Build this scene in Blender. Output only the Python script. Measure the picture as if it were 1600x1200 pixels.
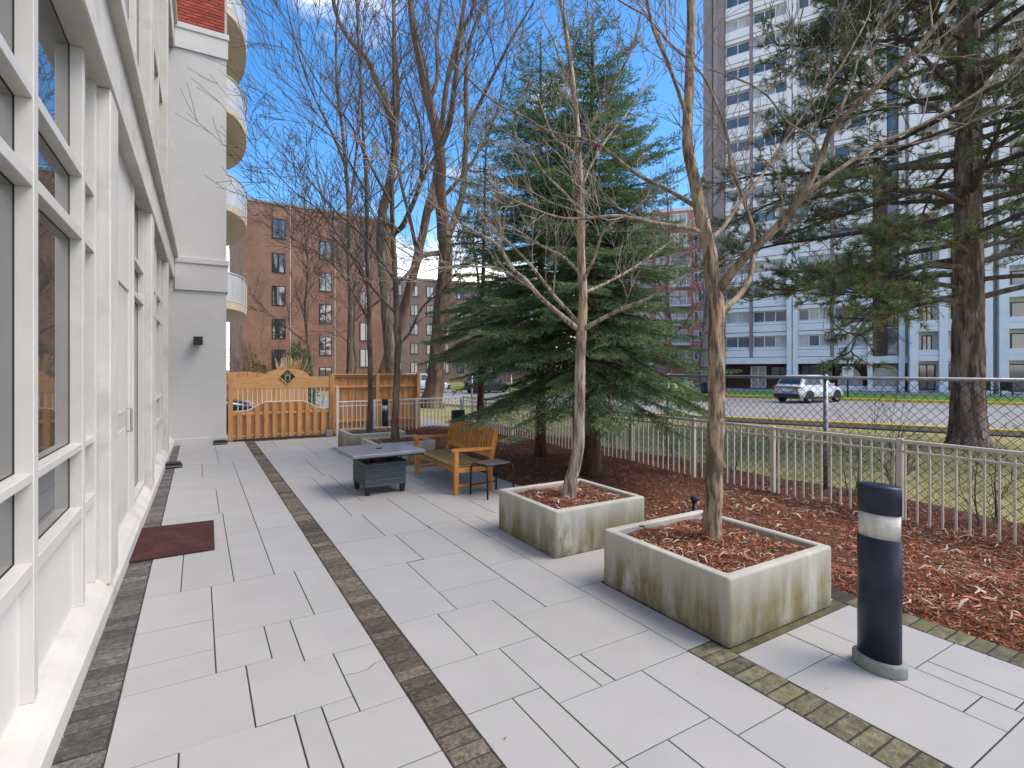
import bpy, math, random
import numpy as np
from mathutils import Vector, Matrix, Euler

for o in list(bpy.data.objects):
    bpy.data.objects.remove(o, do_unlink=True)
SC = bpy.context.scene
COL = SC.collection

# ---------------------------------------------------------------- camera
CAM_BEARING = math.radians(30.89)          # clockwise from the patio's long axis (+Y)
cd = bpy.data.cameras.new('camera')
cam = bpy.data.objects.new('camera', cd)
COL.objects.link(cam)
cam.location = (0, 0, 1.6)
cam.rotation_euler = (math.radians(90), 0, -CAM_BEARING)
cd.sensor_width = 36
cd.lens = 36 * 819 / 1600
cd.shift_y = -23 / 1600
cd.clip_start = 0.05
cd.clip_end = 3000
SC.camera = cam

# ---------------------------------------------------------------- sky and sun
SUN_AZ, SUN_EL = math.radians(128), math.radians(55)     # azimuth clockwise from +Y
world = bpy.data.worlds.new('World')
SC.world = world
world.use_nodes = True
wt = world.node_tree
for n in list(wt.nodes):
    wt.nodes.remove(n)
wout = wt.nodes.new('ShaderNodeOutputWorld')
wbg = wt.nodes.new('ShaderNodeBackground')
wsky = wt.nodes.new('ShaderNodeTexSky')
wsky.sky_type = 'NISHITA'
wsky.sun_disc = False
wsky.sun_elevation = SUN_EL
wsky.sun_rotation = SUN_AZ
wsky.altitude = 100
wsky.air_density = 1.0
wsky.dust_density = 1.2
wsky.ozone_density = 1.4
# fair-weather cloud, thicker towards the horizon all round
wtc = wt.nodes.new('ShaderNodeTexCoord')
wsep = wt.nodes.new('ShaderNodeSeparateXYZ')
wt.links.new(wtc.outputs['Generated'], wsep.inputs[0])
wmap = wt.nodes.new('ShaderNodeMapping')
wmap.inputs['Scale'].default_value = (2.2, 2.2, 5.5)
wmap.inputs['Location'].default_value = (5.3, 2.9, 0.6)
wt.links.new(wtc.outputs['Generated'], wmap.inputs[0])
wn = wt.nodes.new('ShaderNodeTexNoise')
wn.inputs['Scale'].default_value = 1.3
wn.inputs['Detail'].default_value = 8
wn.inputs['Roughness'].default_value = 0.58
wt.links.new(wmap.outputs[0], wn.inputs['Vector'])
wel = wt.nodes.new('ShaderNodeMapRange')
wel.inputs['From Min'].default_value = 0.02
wel.inputs['From Max'].default_value = 0.42
wel.inputs['To Min'].default_value = 0.30
wel.inputs['To Max'].default_value = -0.03
wt.links.new(wsep.outputs['Z'], wel.inputs['Value'])
wad = wt.nodes.new('ShaderNodeMath')
wad.operation = 'ADD'
wt.links.new(wn.outputs['Fac'], wad.inputs[0])
wt.links.new(wel.outputs[0], wad.inputs[1])
wr = wt.nodes.new('ShaderNodeMapRange')
wr.interpolation_type = 'SMOOTHSTEP'
wr.inputs['From Min'].default_value = 0.54
wr.inputs['From Max'].default_value = 0.80
wt.links.new(wad.outputs[0], wr.inputs['Value'])
wmix = wt.nodes.new('ShaderNodeMix')
wmix.data_type = 'RGBA'
wmix.inputs[7].default_value = (10.3, 9.5, 8.7, 1)
wt.links.new(wr.outputs[0], wmix.inputs[0])
whs = wt.nodes.new('ShaderNodeHueSaturation')
whs.inputs['Saturation'].default_value = 1.4
whs.inputs['Value'].default_value = 1.06
wt.links.new(wsky.outputs[0], whs.inputs['Color'])
wt.links.new(whs.outputs[0], wmix.inputs[6])
wt.links.new(wmix.outputs[2], wbg.inputs['Color'])
wbg.inputs['Strength'].default_value = 0.13
wt.links.new(wbg.outputs[0], wout.inputs['Surface'])

sd = bpy.data.lights.new('sun', 'SUN')
sd.energy = 1.6
sd.angle = math.radians(34)
sd.color = (1.0, 0.88, 0.72)
sun = bpy.data.objects.new('sun', sd)
COL.objects.link(sun)
_sv = Vector((math.sin(SUN_AZ) * math.cos(SUN_EL), math.cos(SUN_AZ) * math.cos(SUN_EL), math.sin(SUN_EL)))
sun.rotation_euler = (-_sv).to_track_quat('-Z', 'Y').to_euler()
sun.location = (0, 0, 40)

SC.view_settings.view_transform = 'Standard'
SC.view_settings.look = 'None'
SC.view_settings.gamma = 1
SC.view_settings.use_curve_mapping = False
SC.view_settings.exposure = 1.13

# ---------------------------------------------------------------- helpers
R = random.Random(7)
NR = np.random.default_rng(11)


class MB:
    """collects faces for ONE mesh"""

    def __init__(s):
        s.v = []
        s.f = []

    def face(s, pts):
        b = len(s.v)
        s.v.extend([tuple(p) for p in pts])
        s.f.append(tuple(range(b, b + len(pts))))
        return s

    def box(s, x0, x1, y0, y1, z0, z1, m=None):
        b = len(s.v)
        P = [(x0, y0, z0), (x1, y0, z0), (x1, y1, z0), (x0, y1, z0), (x0, y0, z1), (x1, y0, z1), (x1, y1, z1), (x0, y1, z1)]
        if m is not None:
            P = [tuple(m @ Vector(p)) for p in P]
        s.v.extend(P)
        for q in ((0, 3, 2, 1), (4, 5, 6, 7), (0, 1, 5, 4), (1, 2, 6, 5), (2, 3, 7, 6), (3, 0, 4, 7)):
            s.f.append(tuple(b + i for i in q))
        return s

    def cbox(s, x0, x1, y0, y1, z0, z1, c=0.004, m=None):
        """box with all edges chamfered"""
        b = len(s.v)
        P = []
        for zi, z in ((0, z0), (1, z1)):
            for (x, sx) in ((x0, 1), (x1, -1)):
                for (y, sy) in ((y0, 1), (y1, -1)):
                    sz = 1 if zi == 0 else -1
                    P.append((x, y + sy * c, z + sz * c))
                    P.append((x + sx * c, y, z + sz * c))
                    P.append((x + sx * c, y + sy * c, z))
        if m is not None:
            P = [tuple(m @ Vector(p)) for p in P]
        s.v.extend(P)
        I = lambda zi, xi, yi, k: b + zi * 12 + xi * 6 + yi * 3 + k
        F = s.f
        F.append((I(0, 0, 0, 0), I(1, 0, 0, 0), I(1, 0, 1, 0), I(0, 0, 1, 0)))
        F.append((I(0, 1, 0, 0), I(0, 1, 1, 0), I(1, 1, 1, 0), I(1, 1, 0, 0)))
        F.append((I(0, 0, 0, 1), I(0, 1, 0, 1), I(1, 1, 0, 1), I(1, 0, 0, 1)))
        F.append((I(0, 0, 1, 1), I(1, 0, 1, 1), I(1, 1, 1, 1), I(0, 1, 1, 1)))
        F.append((I(0, 0, 0, 2), I(0, 0, 1, 2), I(0, 1, 1, 2), I(0, 1, 0, 2)))
        F.append((I(1, 0, 0, 2), I(1, 1, 0, 2), I(1, 1, 1, 2), I(1, 0, 1, 2)))
        for xi in (0, 1):
            for yi in (0, 1):
                q = (I(0, xi, yi, 0), I(0, xi, yi, 1), I(1, xi, yi, 1), I(1, xi, yi, 0))
                F.append(q if (xi + yi) % 2 == 0 else q[::-1])
        for zi in (0, 1):
            for xi in (0, 1):
                q = (I(zi, xi, 0, 0), I(zi, xi, 1, 0), I(zi, xi, 1, 2), I(zi, xi, 0, 2))
                F.append(q if (xi + zi) % 2 == 0 else q[::-1])
            for yi in (0, 1):
                q = (I(zi, 0, yi, 1), I(zi, 0, yi, 2), I(zi, 1, yi, 2), I(zi, 1, yi, 1))
                F.append(q if (yi + zi) % 2 == 0 else q[::-1])
            for xi in (0, 1):
                for yi in (0, 1):
                    q = (I(zi, xi, yi, 0), I(zi, xi, yi, 2), I(zi, xi, yi, 1))
                    F.append(q if (xi + yi + zi) % 2 == 0 else q[::-1])
        return s

    def prism(s, poly, z0, z1, c=0.0):
        """vertical prism over a counter-clockwise polygon, optional top chamfer"""
        n = len(poly)
        b = len(s.v)
        s.v.extend([(x, y, z0) for x, y in poly])
        if c > 0:
            ins = inset(poly, c)
            s.v.extend([(x, y, z1 - c) for x, y in poly])
            s.v.extend([(x, y, z1) for x, y in ins])
            lv = 2
        else:
            s.v.extend([(x, y, z1) for x, y in poly])
            lv = 1
        for k in range(lv):
            for i in range(n):
                j = (i + 1) % n
                s.f.append((b + k * n + i, b + k * n + j, b + (k + 1) * n + j, b + (k + 1) * n + i))
        s.f.append(tuple(b + lv * n + i for i in range(n)))
        s.f.append(tuple(b + i for i in reversed(range(n))))
        return s

    def extr(s, poly, fn, t):
        """extrude a 2-D outline: fn(a, b, depth) -> xyz"""
        n = len(poly)
        b = len(s.v)
        s.v.extend([tuple(fn(p, q, 0)) for p, q in poly])
        s.v.extend([tuple(fn(p, q, t)) for p, q in poly])
        for i in range(n):
            j = (i + 1) % n
            s.f.append((b + i, b + j, b + n + j, b + n + i))
        s.f.append(tuple(b + i for i in reversed(range(n))))
        s.f.append(tuple(b + n + i for i in range(n)))
        return s

    def tube(s, pts, rad, n=6, cap=True):
        pts = [Vector(p) for p in pts]
        if not hasattr(rad, '__len__'):
            rad = [rad] * len(pts)
        b = len(s.v)
        up = None
        for i, p in enumerate(pts):
            a = pts[max(i - 1, 0)]
            c = pts[min(i + 1, len(pts) - 1)]
            t = (c - a)
            if t.length < 1e-9:
                t = Vector((0, 0, 1))
            t.normalize()
            if up is None:
                up = Vector((1, 0, 0)) if abs(t.x) < 0.8 else Vector((0, 1, 0))
            up = (up - t * up.dot(t))
            if up.length < 1e-6:
                up = t.orthogonal()
            up.normalize()
            w = t.cross(up)
            for k in range(n):
                g = 2 * math.pi * k / n
                q = p + (up * math.cos(g) + w * math.sin(g)) * rad[i]
                s.v.append((q.x, q.y, q.z))
        for i in range(len(pts) - 1):
            for k in range(n):
                j = (k + 1) % n
                s.f.append((b + i * n + k, b + i * n + j, b + (i + 1) * n + j, b + (i + 1) * n + k))
        if cap:
            s.f.append(tuple(b + k for k in reversed(range(n))))
            s.f.append(tuple(b + (len(pts) - 1) * n + k for k in range(n)))
        return s

    def lathe(s, prof, n=24, cx=0, cy=0, sx=1, sy=1):
        """profile [(r, z)] turned about a vertical axis, elliptical by sx, sy"""
        b = len(s.v)
        for r, z in prof:
            for k in range(n):
                g = 2 * math.pi * k / n
                s.v.append((cx + r * sx * math.cos(g), cy + r * sy * math.sin(g), z))
        for i in range(len(prof) - 1):
            for k in range(n):
                j = (k + 1) % n
                s.f.append((b + i * n + k, b + i * n + j, b + (i + 1) * n + j, b + (i + 1) * n + k))
        s.f.append(tuple(b + k for k in reversed(range(n))))
        s.f.append(tuple(b + (len(prof) - 1) * n + k for k in range(n)))
        return s

    def mesh(s, name, mat, smooth=False):
        me = bpy.data.meshes.new(name)
        me.from_pydata(s.v, [], s.f)
        if mat is not None:
            me.materials.append(mat)
        if smooth:
            me.polygons.foreach_set('use_smooth', [True] * len(me.polygons))
        me.update()
        return me

    def build(s, name, mat, parent=None, smooth=False):
        return link(name, s.mesh(name, mat, smooth), parent)


def inset(poly, c):
    n = len(poly)
    out = []
    for i in range(n):
        ax, ay = poly[i - 1]
        bx, by = poly[i]
        cx_, cy_ = poly[(i + 1) % n]
        d1 = Vector((bx - ax, by - ay)).normalized()
        d2 = Vector((cx_ - bx, cy_ - by)).normalized()
        n1 = Vector((-d1.y, d1.x))
        n2 = Vector((-d2.y, d2.x))
        k = 1 + n1.dot(n2)
        m = (n1 + n2) / max(k, 0.2)
        out.append((bx + m.x * c, by + m.y * c))
    return out


def link(name, me, parent=None):
    o = bpy.data.objects.new(name, me)
    COL.objects.link(o)
    if parent is not None:
        o.parent = parent
    return o


def tag(o, label=None, cat=None, group=None, kind=None):
    if label:
        o['label'] = label
    if cat:
        o['category'] = cat
    if group:
        o['group'] = group
    if kind:
        o['kind'] = kind
    return o


def thing(name, label, cat, loc=(0, 0, 0), rz=0.0, group=None):
    o = bpy.data.objects.new(name, None)
    COL.objects.link(o)
    o.empty_display_size = 0.2
    o.location = loc
    o.rotation_euler = (0, 0, rz)
    return tag(o, label, cat, group)


def kids(o):
    return [c for c in ALLKIDS.get(o.name, [])]


def copy_tree(root, loc, rz, label=None, group=None):
    def cp(o, par):
        c = o.copy()
        COL.objects.link(c)
        c.parent = par
        for ch in [q for q in o.children]:
            cp(ch, c)
        return c
    r = cp(root, None)
    r.location = loc
    r.rotation_euler = (0, 0, rz)
    if label:
        r['label'] = label
    if group:
        r['group'] = group
    return r


def raw_mesh(name, V, F, mat, parent=None, cols=None, smooth=False):
    """numpy arrays -> mesh object; F is Mx3 or Mx4; cols per vertex"""
    V = np.asarray(V, dtype=np.float32)
    F = np.asarray(F, dtype=np.int32)
    me = bpy.data.meshes.new(name)
    k = F.shape[1]
    me.vertices.add(len(V))
    me.vertices.foreach_set('co', V.ravel())
    me.loops.add(F.size)
    me.loops.foreach_set('vertex_index', F.ravel())
    me.polygons.add(len(F))
    me.polygons.foreach_set('loop_start', np.arange(0, F.size, k, dtype=np.int32))
    me.polygons.foreach_set('loop_total', np.full(len(F), k, dtype=np.int32))
    if cols is not None:
        a = me.color_attributes.new('tint', 'FLOAT_COLOR', 'POINT')
        c4 = np.ones((len(V), 4), dtype=np.float32)
        c4[:, :3] = cols
        a.data.foreach_set('color', c4.ravel())
    if smooth:
        me.polygons.foreach_set('use_smooth', np.ones(len(F), dtype=bool))
    me.materials.append(mat)
    me.update()
    me.validate()
    return link(name, me, parent)


# ---------------------------------------------------------------- materials
def lin(r, g, b):
    f = lambda c: ((c / 255 + 0.055) / 1.055) ** 2.4 if c > 10 else c / 255 / 12.92
    return (f(r), f(g), f(b))


MATS = {}


def M(name, c1, c2=None, scale=6.0, rough=0.7, bump=0.0, bscale=40.0, stretch=(1, 1, 1), metal=0.0, rnd=0.0,
      spec=0.4, lo=0.35, hi=0.65, bdist=0.01, c3=None, s3=1.5, lo3=0.5, hi3=0.62, coat=0.0, detail=6.0):
    if name in MATS:
        return MATS[name]
    m = bpy.data.materials.new(name)
    m.use_nodes = True
    t = m.node_tree
    p = t.nodes['Principled BSDF']
    p.inputs['Roughness'].default_value = rough
    p.inputs['Metallic'].default_value = metal
    p.inputs['Specular IOR Level'].default_value = spec
    p.inputs['Coat Weight'].default_value = coat
    tc = t.nodes.new('ShaderNodeTexCoord')
    oi = t.nodes.new('ShaderNodeObjectInfo')
    mu = t.nodes.new('ShaderNodeMath')
    mu.operation = 'MULTIPLY'
    mu.inputs[1].default_value = 41.0
    t.links.new(oi.outputs['Random'], mu.inputs[0])
    va = t.nodes.new('ShaderNodeVectorMath')
    va.operation = 'ADD'
    t.links.new(tc.outputs['Object'], va.inputs[0])
    t.links.new(mu.outputs[0], va.inputs[1])
    mp = t.nodes.new('ShaderNodeMapping')
    mp.inputs['Scale'].default_value = stretch
    t.links.new(va.outputs[0], mp.inputs[0])

    def noise(sc, det=detail):
        n = t.nodes.new('ShaderNodeTexNoise')
        n.inputs['Scale'].default_value = sc
        n.inputs['Detail'].default_value = det
        n.inputs['Roughness'].default_value = 0.6
        t.links.new(mp.outputs[0], n.inputs['Vector'])
        return n.outputs['Fac']

    def rng(sock, a, b):
        r = t.nodes.new('ShaderNodeMapRange')
        r.inputs['From Min'].default_value = a
        r.inputs['From Max'].default_value = b
        t.links.new(sock, r.inputs['Value'])
        return r.outputs[0]

    def mix(fac, a, b):
        x = t.nodes.new('ShaderNodeMix')
        x.data_type = 'RGBA'
        t.links.new(fac, x.inputs[0])
        for i, c in ((6, a), (7, b)):
            if isinstance(c, tuple):
                x.inputs[i].default_value = (*c, 1)
            else:
                t.links.new(c, x.inputs[i])
        return x.outputs[2]
    if c2 is None:
        c2 = tuple(c * 0.88 for c in c1)
    col = mix(rng(noise(scale), lo, hi), c1, c2)
    if c3 is not None:
        col = mix(rng(noise(s3), lo3, hi3), col, c3)
    if rnd > 0:
        r = t.nodes.new('ShaderNodeMapRange')
        r.inputs['To Min'].default_value = 1 - rnd
        r.inputs['To Max'].default_value = 1 + rnd
        t.links.new(oi.outputs['Random'], r.inputs['Value'])
        vm = t.nodes.new('ShaderNodeVectorMath')
        vm.operation = 'SCALE'
        t.links.new(col, vm.inputs[0])
        t.links.new(r.outputs[0], vm.inputs['Scale'])
        col = vm.outputs[0]
    t.links.new(col, p.inputs['Base Color'])
    if bump > 0:
        b = t.nodes.new('ShaderNodeBump')
        b.inputs['Strength'].default_value = bump
        b.inputs['Distance'].default_value = bdist
        t.links.new(noise(bscale, 8), b.inputs['Height'])
        t.links.new(b.outputs[0], p.inputs['Normal'])
    MATS[name] = m
    return m


def brick_mat(name, c1, c2, mortar, bw=0.22, bh=0.075, rough=0.85):
    m = bpy.data.materials.new(name)
    m.use_nodes = True
    t = m.node_tree
    p = t.nodes['Principled BSDF']
    p.inputs['Roughness'].default_value = rough
    tc = t.nodes.new('ShaderNodeTexCoord')
    sp = t.nodes.new('ShaderNodeSeparateXYZ')
    t.links.new(tc.outputs['Object'], sp.inputs[0])
    ad = t.nodes.new('ShaderNodeMath')
    t.links.new(sp.outputs['X'], ad.inputs[0])
    t.links.new(sp.outputs['Y'], ad.inputs[1])
    cb = t.nodes.new('ShaderNodeCombineXYZ')
    t.links.new(ad.outputs[0], cb.inputs[0])
    t.links.new(sp.outputs['Z'], cb.inputs[1])
    br = t.nodes.new('ShaderNodeTexBrick')
    br.inputs['Scale'].default_value = 1.0
    br.inputs['Brick Width'].default_value = bw
    br.inputs['Row Height'].default_value = bh
    br.inputs['Mortar Size'].default_value = 0.008
    br.inputs['Color1'].default_value = (*c1, 1)
    br.inputs['Color2'].default_value = (*c2, 1)
    br.inputs['Mortar'].default_value = (*mortar, 1)
    t.links.new(cb.outputs[0], br.inputs['Vector'])
    nz = t.nodes.new('ShaderNodeTexNoise')
    nz.inputs['Scale'].default_value = 0.5
    nz.inputs['Detail'].default_value = 7
    t.links.new(tc.outputs['Object'], nz.inputs['Vector'])
    r = t.nodes.new('ShaderNodeMapRange')
    r.inputs['From Min'].default_value = 0.3
    r.inputs['From Max'].default_value = 0.7
    r.inputs['To Min'].default_value = 0.75
    r.inputs['To Max'].default_value = 1.2
    t.links.new(nz.outputs['Fac'], r.inputs['Value'])
    vm = t.nodes.new('ShaderNodeVectorMath')
    vm.operation = 'SCALE'
    t.links.new(br.outputs['Color'], vm.inputs[0])
    t.links.new(r.outputs[0], vm.inputs['Scale'])
    t.links.new(vm.outputs[0], p.inputs['Base Color'])
    return m


def tint_mat(name, rough=0.8, spec=0.3, mul=1.0, noise=0.0, nscale=3.0, trans=0.0):
    """material that takes its colour from the mesh's own per-piece tint"""
    m = bpy.data.materials.new(name)
    m.use_nodes = True
    t = m.node_tree
    p = t.nodes['Principled BSDF']
    p.inputs['Roughness'].default_value = rough
    p.inputs['Specular IOR Level'].default_value = spec
    a = t.nodes.new('ShaderNodeAttribute')
    a.attribute_name = 'tint'
    tc = t.nodes.new('ShaderNodeTexCoord')
    nz = t.nodes.new('ShaderNodeTexNoise')
    nz.inputs['Scale'].default_value = nscale
    t.links.new(tc.outputs['Object'], nz.inputs['Vector'])
    r = t.nodes.new('ShaderNodeMapRange')
    r.inputs['From Min'].default_value = 0.3
    r.inputs['From Max'].default_value = 0.7
    r.inputs['To Min'].default_value = mul * (1 - noise)
    r.inputs['To Max'].default_value = mul * (1 + noise)
    t.links.new(nz.outputs['Fac'], r.inputs['Value'])
    vm = t.nodes.new('ShaderNodeVectorMath')
    vm.operation = 'SCALE'
    t.links.new(a.outputs['Color'], vm.inputs[0])
    t.links.new(r.outputs[0], vm.inputs['Scale'])
    t.links.new(vm.outputs[0], p.inputs['Base Color'])
    if trans > 0:
        tb_ = t.nodes.new('ShaderNodeBsdfTranslucent')
        t.links.new(vm.outputs[0], tb_.inputs['Color'])
        mx_ = t.nodes.new('ShaderNodeMixShader')
        mx_.inputs[0].default_value = trans
        t.links.new(p.outputs[0], mx_.inputs[1])
        t.links.new(tb_.outputs[0], mx_.inputs[2])
        t.links.new(mx_.outputs[0], t.nodes['Material Output'].inputs['Surface'])
    return m


def glass_mat(name, col=(0.02, 0.025, 0.03), rough=0.03, ior=1.6, spec=0.8):
    m = bpy.data.materials.new(name)
    m.use_nodes = True
    t = m.node_tree
    p = t.nodes['Principled BSDF']
    p.inputs['Roughness'].default_value = rough
    p.inputs['IOR'].default_value = ior
    p.inputs['Specular IOR Level'].default_value = spec
    tc = t.nodes.new('ShaderNodeTexCoord')
    nz = t.nodes.new('ShaderNodeTexNoise')
    nz.inputs['Scale'].default_value = 1.6
    t.links.new(tc.outputs['Object'], nz.inputs['Vector'])
    x = t.nodes.new('ShaderNodeMix')
    x.data_type = 'RGBA'
    x.inputs[6].default_value = (*col, 1)
    x.inputs[7].default_value = (*[c * 1.8 for c in col], 1)
    t.links.new(nz.outputs['Fac'], x.inputs[0])
    t.links.new(x.outputs[2], p.inputs['Base Color'])
    b = t.nodes.new('ShaderNodeBump')
    b.inputs['Strength'].default_value = 0.02
    b.inputs['Distance'].default_value = 0.02
    t.links.new(nz.outputs['Fac'], b.inputs['Height'])
    t.links.new(b.outputs[0], p.inputs['Normal'])
    return m


m_slab = M('slab_stone', (0.385, 0.382, 0.372), (0.36, 0.357, 0.347), scale=3, rough=0.75, bump=0.12, bscale=160, rnd=0.025, bdist=0.002, c3=(0.345, 0.345, 0.335), s3=1.1, lo3=0.56, hi3=0.75)
m_bed = M('joint_sand', (0.03, 0.028, 0.025), (0.055, 0.05, 0.042), scale=30, rough=0.95, bump=0.3)
m_brick_l = M('paver_grey', (0.17, 0.16, 0.145), (0.07, 0.065, 0.058), scale=40, rough=0.55, bump=1.0, bscale=90, rnd=0.42, c3=(0.30, 0.295, 0.285), s3=9, lo3=0.62, hi3=0.76)
m_brick_c = M('paver_brown', (0.175, 0.145, 0.105), (0.065, 0.057, 0.045), scale=40, rough=0.8, bump=1.0, bscale=90, rnd=0.5, c3=(0.33, 0.29, 0.24), s3=14, lo3=0.62, hi3=0.74)
m_brick_r = M('paver_mossy', (0.20, 0.185, 0.115), (0.075, 0.07, 0.046), scale=20, rough=0.85, bump=1.0, bscale=70, rnd=0.35, c3=(0.15, 0.155, 0.06), s3=5, lo3=.54, hi3=.7)
m_white = M('white_wall_paint', (0.66, 0.645, 0.605), (0.61, 0.595, 0.555), scale=1.3, rough=0.55, bump=0.05, bscale=60, c3=(0.70, 0.70, 0.68), s3=0.8, lo3=0.58, hi3=0.8)
m_conc_w = M('white_precast', (0.61, 0.595, 0.555), (0.53, 0.515, 0.475), scale=2.5, rough=0.75, bump=0.25, bscale=90, c3=(0.38, 0.36, 0.32), s3=2.1, lo3=0.54, hi3=0.76)
m_stucco = M('grey_stucco', (0.60, 0.595, 0.58), (0.55, 0.545, 0.53), scale=1.0, rough=0.85, bump=0.2, bscale=180, c3=(0.5, 0.5, 0.5), s3=0.6, lo3=0.55, hi3=0.85)
m_frame = M('white_frame', (0.61, 0.595, 0.555), (0.55, 0.535, 0.50), scale=2, rough=0.4, c3=(0.48, 0.465, 0.43), s3=5, lo3=0.58, hi3=0.8)
m_glass = glass_mat('window_glass', (0.03, 0.035, 0.038), 0.02, 1.8, 1.0)
m_glass_far = glass_mat('far_glass', (0.06, 0.075, 0.10), 0.06, 1.6, 0.9)
m_blind = M('window_blind', (0.55, 0.55, 0.53), (0.35, 0.36, 0.37), scale=1.2, rough=0.25, spec=0.8)
m_gasket = M('black_gasket', (0.015, 0.015, 0.016), rough=0.6)
m_redbrick = M('red_brick', (0.36, 0.075, 0.05), (0.27, 0.05, 0.035), scale=8, rough=0.85, bump=0.4, rnd=0.2)
m_mortar = M('mortar', (0.50, 0.45, 0.40), rough=0.95)
m_brown_bw = brick_mat('brown_brickwork', (0.30, 0.15, 0.095), (0.225, 0.11, 0.07), (0.26, 0.17, 0.125))
m_grey_bw = brick_mat('weathered_brickwork', (0.24, 0.17, 0.14), (0.19, 0.13, 0.105), (0.24, 0.19, 0.16))
m_red_bw = brick_mat('rose_brickwork', (0.62, 0.22, 0.19), (0.54, 0.18, 0.15), (0.5, 0.36, 0.32))
m_dark_bw = brick_mat('umber_brickwork', (0.10, 0.045, 0.032), (0.075, 0.034, 0.026), (0.10, 0.07, 0.06))
m_tower = M('tower_white', (0.83, 0.82, 0.81), (0.77, 0.765, 0.755), scale=0.8, rough=0.7, c3=(0.70, 0.695, 0.685), s3=0.4, lo3=0.55, hi3=0.8)
m_fin = M('tower_fin', (0.30, 0.24, 0.24), (0.24, 0.19, 0.19), scale=0.6, rough=0.8)
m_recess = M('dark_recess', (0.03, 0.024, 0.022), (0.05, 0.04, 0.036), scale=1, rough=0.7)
m_cedar = M('cedar', (0.66, 0.36, 0.155), (0.55, 0.27, 0.10), scale=3.5, rough=0.65, bump=0.15, bscale=30, stretch=(9, 9, 0.9), rnd=0.12, c3=(0.36, 0.14, 0.04), s3=2.2, lo3=0.60, hi3=0.72)
m_cedar_h = M('cedar_beam', (0.68, 0.38, 0.165), (0.57, 0.29, 0.11), scale=3.5, rough=0.65, bump=0.15, bscale=30, stretch=(0.9, 9, 9), rnd=0.1, c3=(0.36, 0.14, 0.04), s3=2.2, lo3=0.62, hi3=0.74)
m_bench = M('oiled_wood', (0.56, 0.245, 0.055), (0.43, 0.17, 0.035), scale=4, rough=0.5, stretch=(7, 7, 1), rnd=0.12, bump=0.1)
m_bench_s = M('weathered_seat', (0.30, 0.22, 0.07), (0.22, 0.15, 0.04), scale=4, rough=0.6, stretch=(8, 1, 8), rnd=0.18, bump=0.1)
m_rail = M('beige_railing', (0.66, 0.62, 0.53), (0.59, 0.555, 0.475), scale=8, rough=0.5)
m_rail_w = M('white_railing', (0.74, 0.73, 0.70), (0.68, 0.67, 0.64), scale=8, rough=0.45)
m_galv = M('galvanised', (0.40, 0.41, 0.42), (0.30, 0.31, 0.32), scale=12, rough=0.4, metal=0.7)
m_wire = M('chain_wire', (0.07, 0.07, 0.07), (0.045, 0.045, 0.045), scale=20, rough=0.55, metal=0.4)
m_navy = M('navy_paint', (0.012, 0.018, 0.04), (0.016, 0.024, 0.05), scale=6, rough=0.38, bump=0.04, bscale=120, c3=(0.03, 0.035, 0.055), s3=9, lo3=0.66, hi3=0.8)
m_lens = M('frosted_lens', (0.72, 0.70, 0.64), (0.45, 0.44, 0.40), scale=5, rough=0.2, stretch=(3, 3, 0.6), spec=0.7)
m_castc = M('cast_concrete', (0.30, 0.32, 0.30), (0.20, 0.22, 0.20), scale=9, rough=0.85, bump=0.4)
m_mat = M('doormat_red', (0.075, 0.02, 0.015), (0.052, 0.014, 0.011), scale=25, rough=0.95, bump=0.9, bscale=300, c3=(0.09, 0.03, 0.024), s3=6)
m_black = M('black_metal', (0.012, 0.012, 0.013), (0.02, 0.02, 0.021), scale=10, rough=0.4)
m_blackpl = M('black_plastic', (0.014, 0.014, 0.015), rough=0.5)
m_tabletop = M('slate_top', (0.20, 0.22, 0.27), (0.165, 0.18, 0.225), scale=6, rough=0.28, c3=(0.2, 0.21, 0.24), s3=3)
m_wicker = M('wicker_slats', (0.085, 0.105, 0.13), (0.05, 0.062, 0.078), scale=14, rough=0.5, stretch=(1, 1, 6), rnd=0.2, bump=0.4)
m_gold = M('brass', (0.62, 0.47, 0.22), (0.5, 0.36, 0.15), scale=12, rough=0.35, metal=0.6)
m_motor = M('grey_box', (0.30, 0.31, 0.34), rough=0.5)
m_asphalt = M('asphalt', (0.30, 0.29, 0.275), (0.25, 0.24, 0.225), scale=0.7, rough=0.9, bump=0.3, bscale=60, c3=(0.31, 0.305, 0.295), s3=0.25, lo3=0.5, hi3=0.7)
m_dark_asph = M('fresh_asphalt', (0.05, 0.048, 0.046), (0.07, 0.066, 0.06), scale=3, rough=0.9, bump=0.3)
m_kerb = M('yellow_kerb', (0.72, 0.50, 0.04), (0.60, 0.40, 0.035), scale=2.2, rough=0.7, c3=(0.45, 0.36, 0.16), s3=4, lo3=0.6, hi3=0.72)
m_lawn = M('dry_lawn', (0.33, 0.29, 0.12), (0.24, 0.22, 0.085), scale=2.2, rough=0.95, bump=0.5, bscale=30, c3=(0.18, 0.20, 0.06), s3=0.7, lo3=0.5, hi3=0.66)
m_green = M('green_lawn', (0.10, 0.235, 0.035), (0.075, 0.18, 0.03), scale=1.2, rough=0.95, bump=0.4, bscale=20)
m_soil = M('mulch_bed', (0.13, 0.042, 0.02), (0.06, 0.022, 0.013), scale=14, rough=0.95, bump=1.0, bscale=45, bdist=0.02, c3=(0.10, 0.05, 0.03), s3=2)
m_chip = tint_mat('bark_chip', 0.85, 0.25)
m_blade = tint_mat('grass_blade', 0.8, 0.2)
m_needle = tint_mat('conifer_needle', 0.55, 0.4, 1.0, 0.35, 2.2, trans=0.3)
m_tyre = M('tyre', (0.012, 0.012, 0.012), rough=0.85)
m_rim = M('alloy', (0.55, 0.56, 0.58), rough=0.3, metal=0.8)
m_tail = M('tail_lamp', (0.50, 0.02, 0.015), rough=0.25, spec=0.7)
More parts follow.
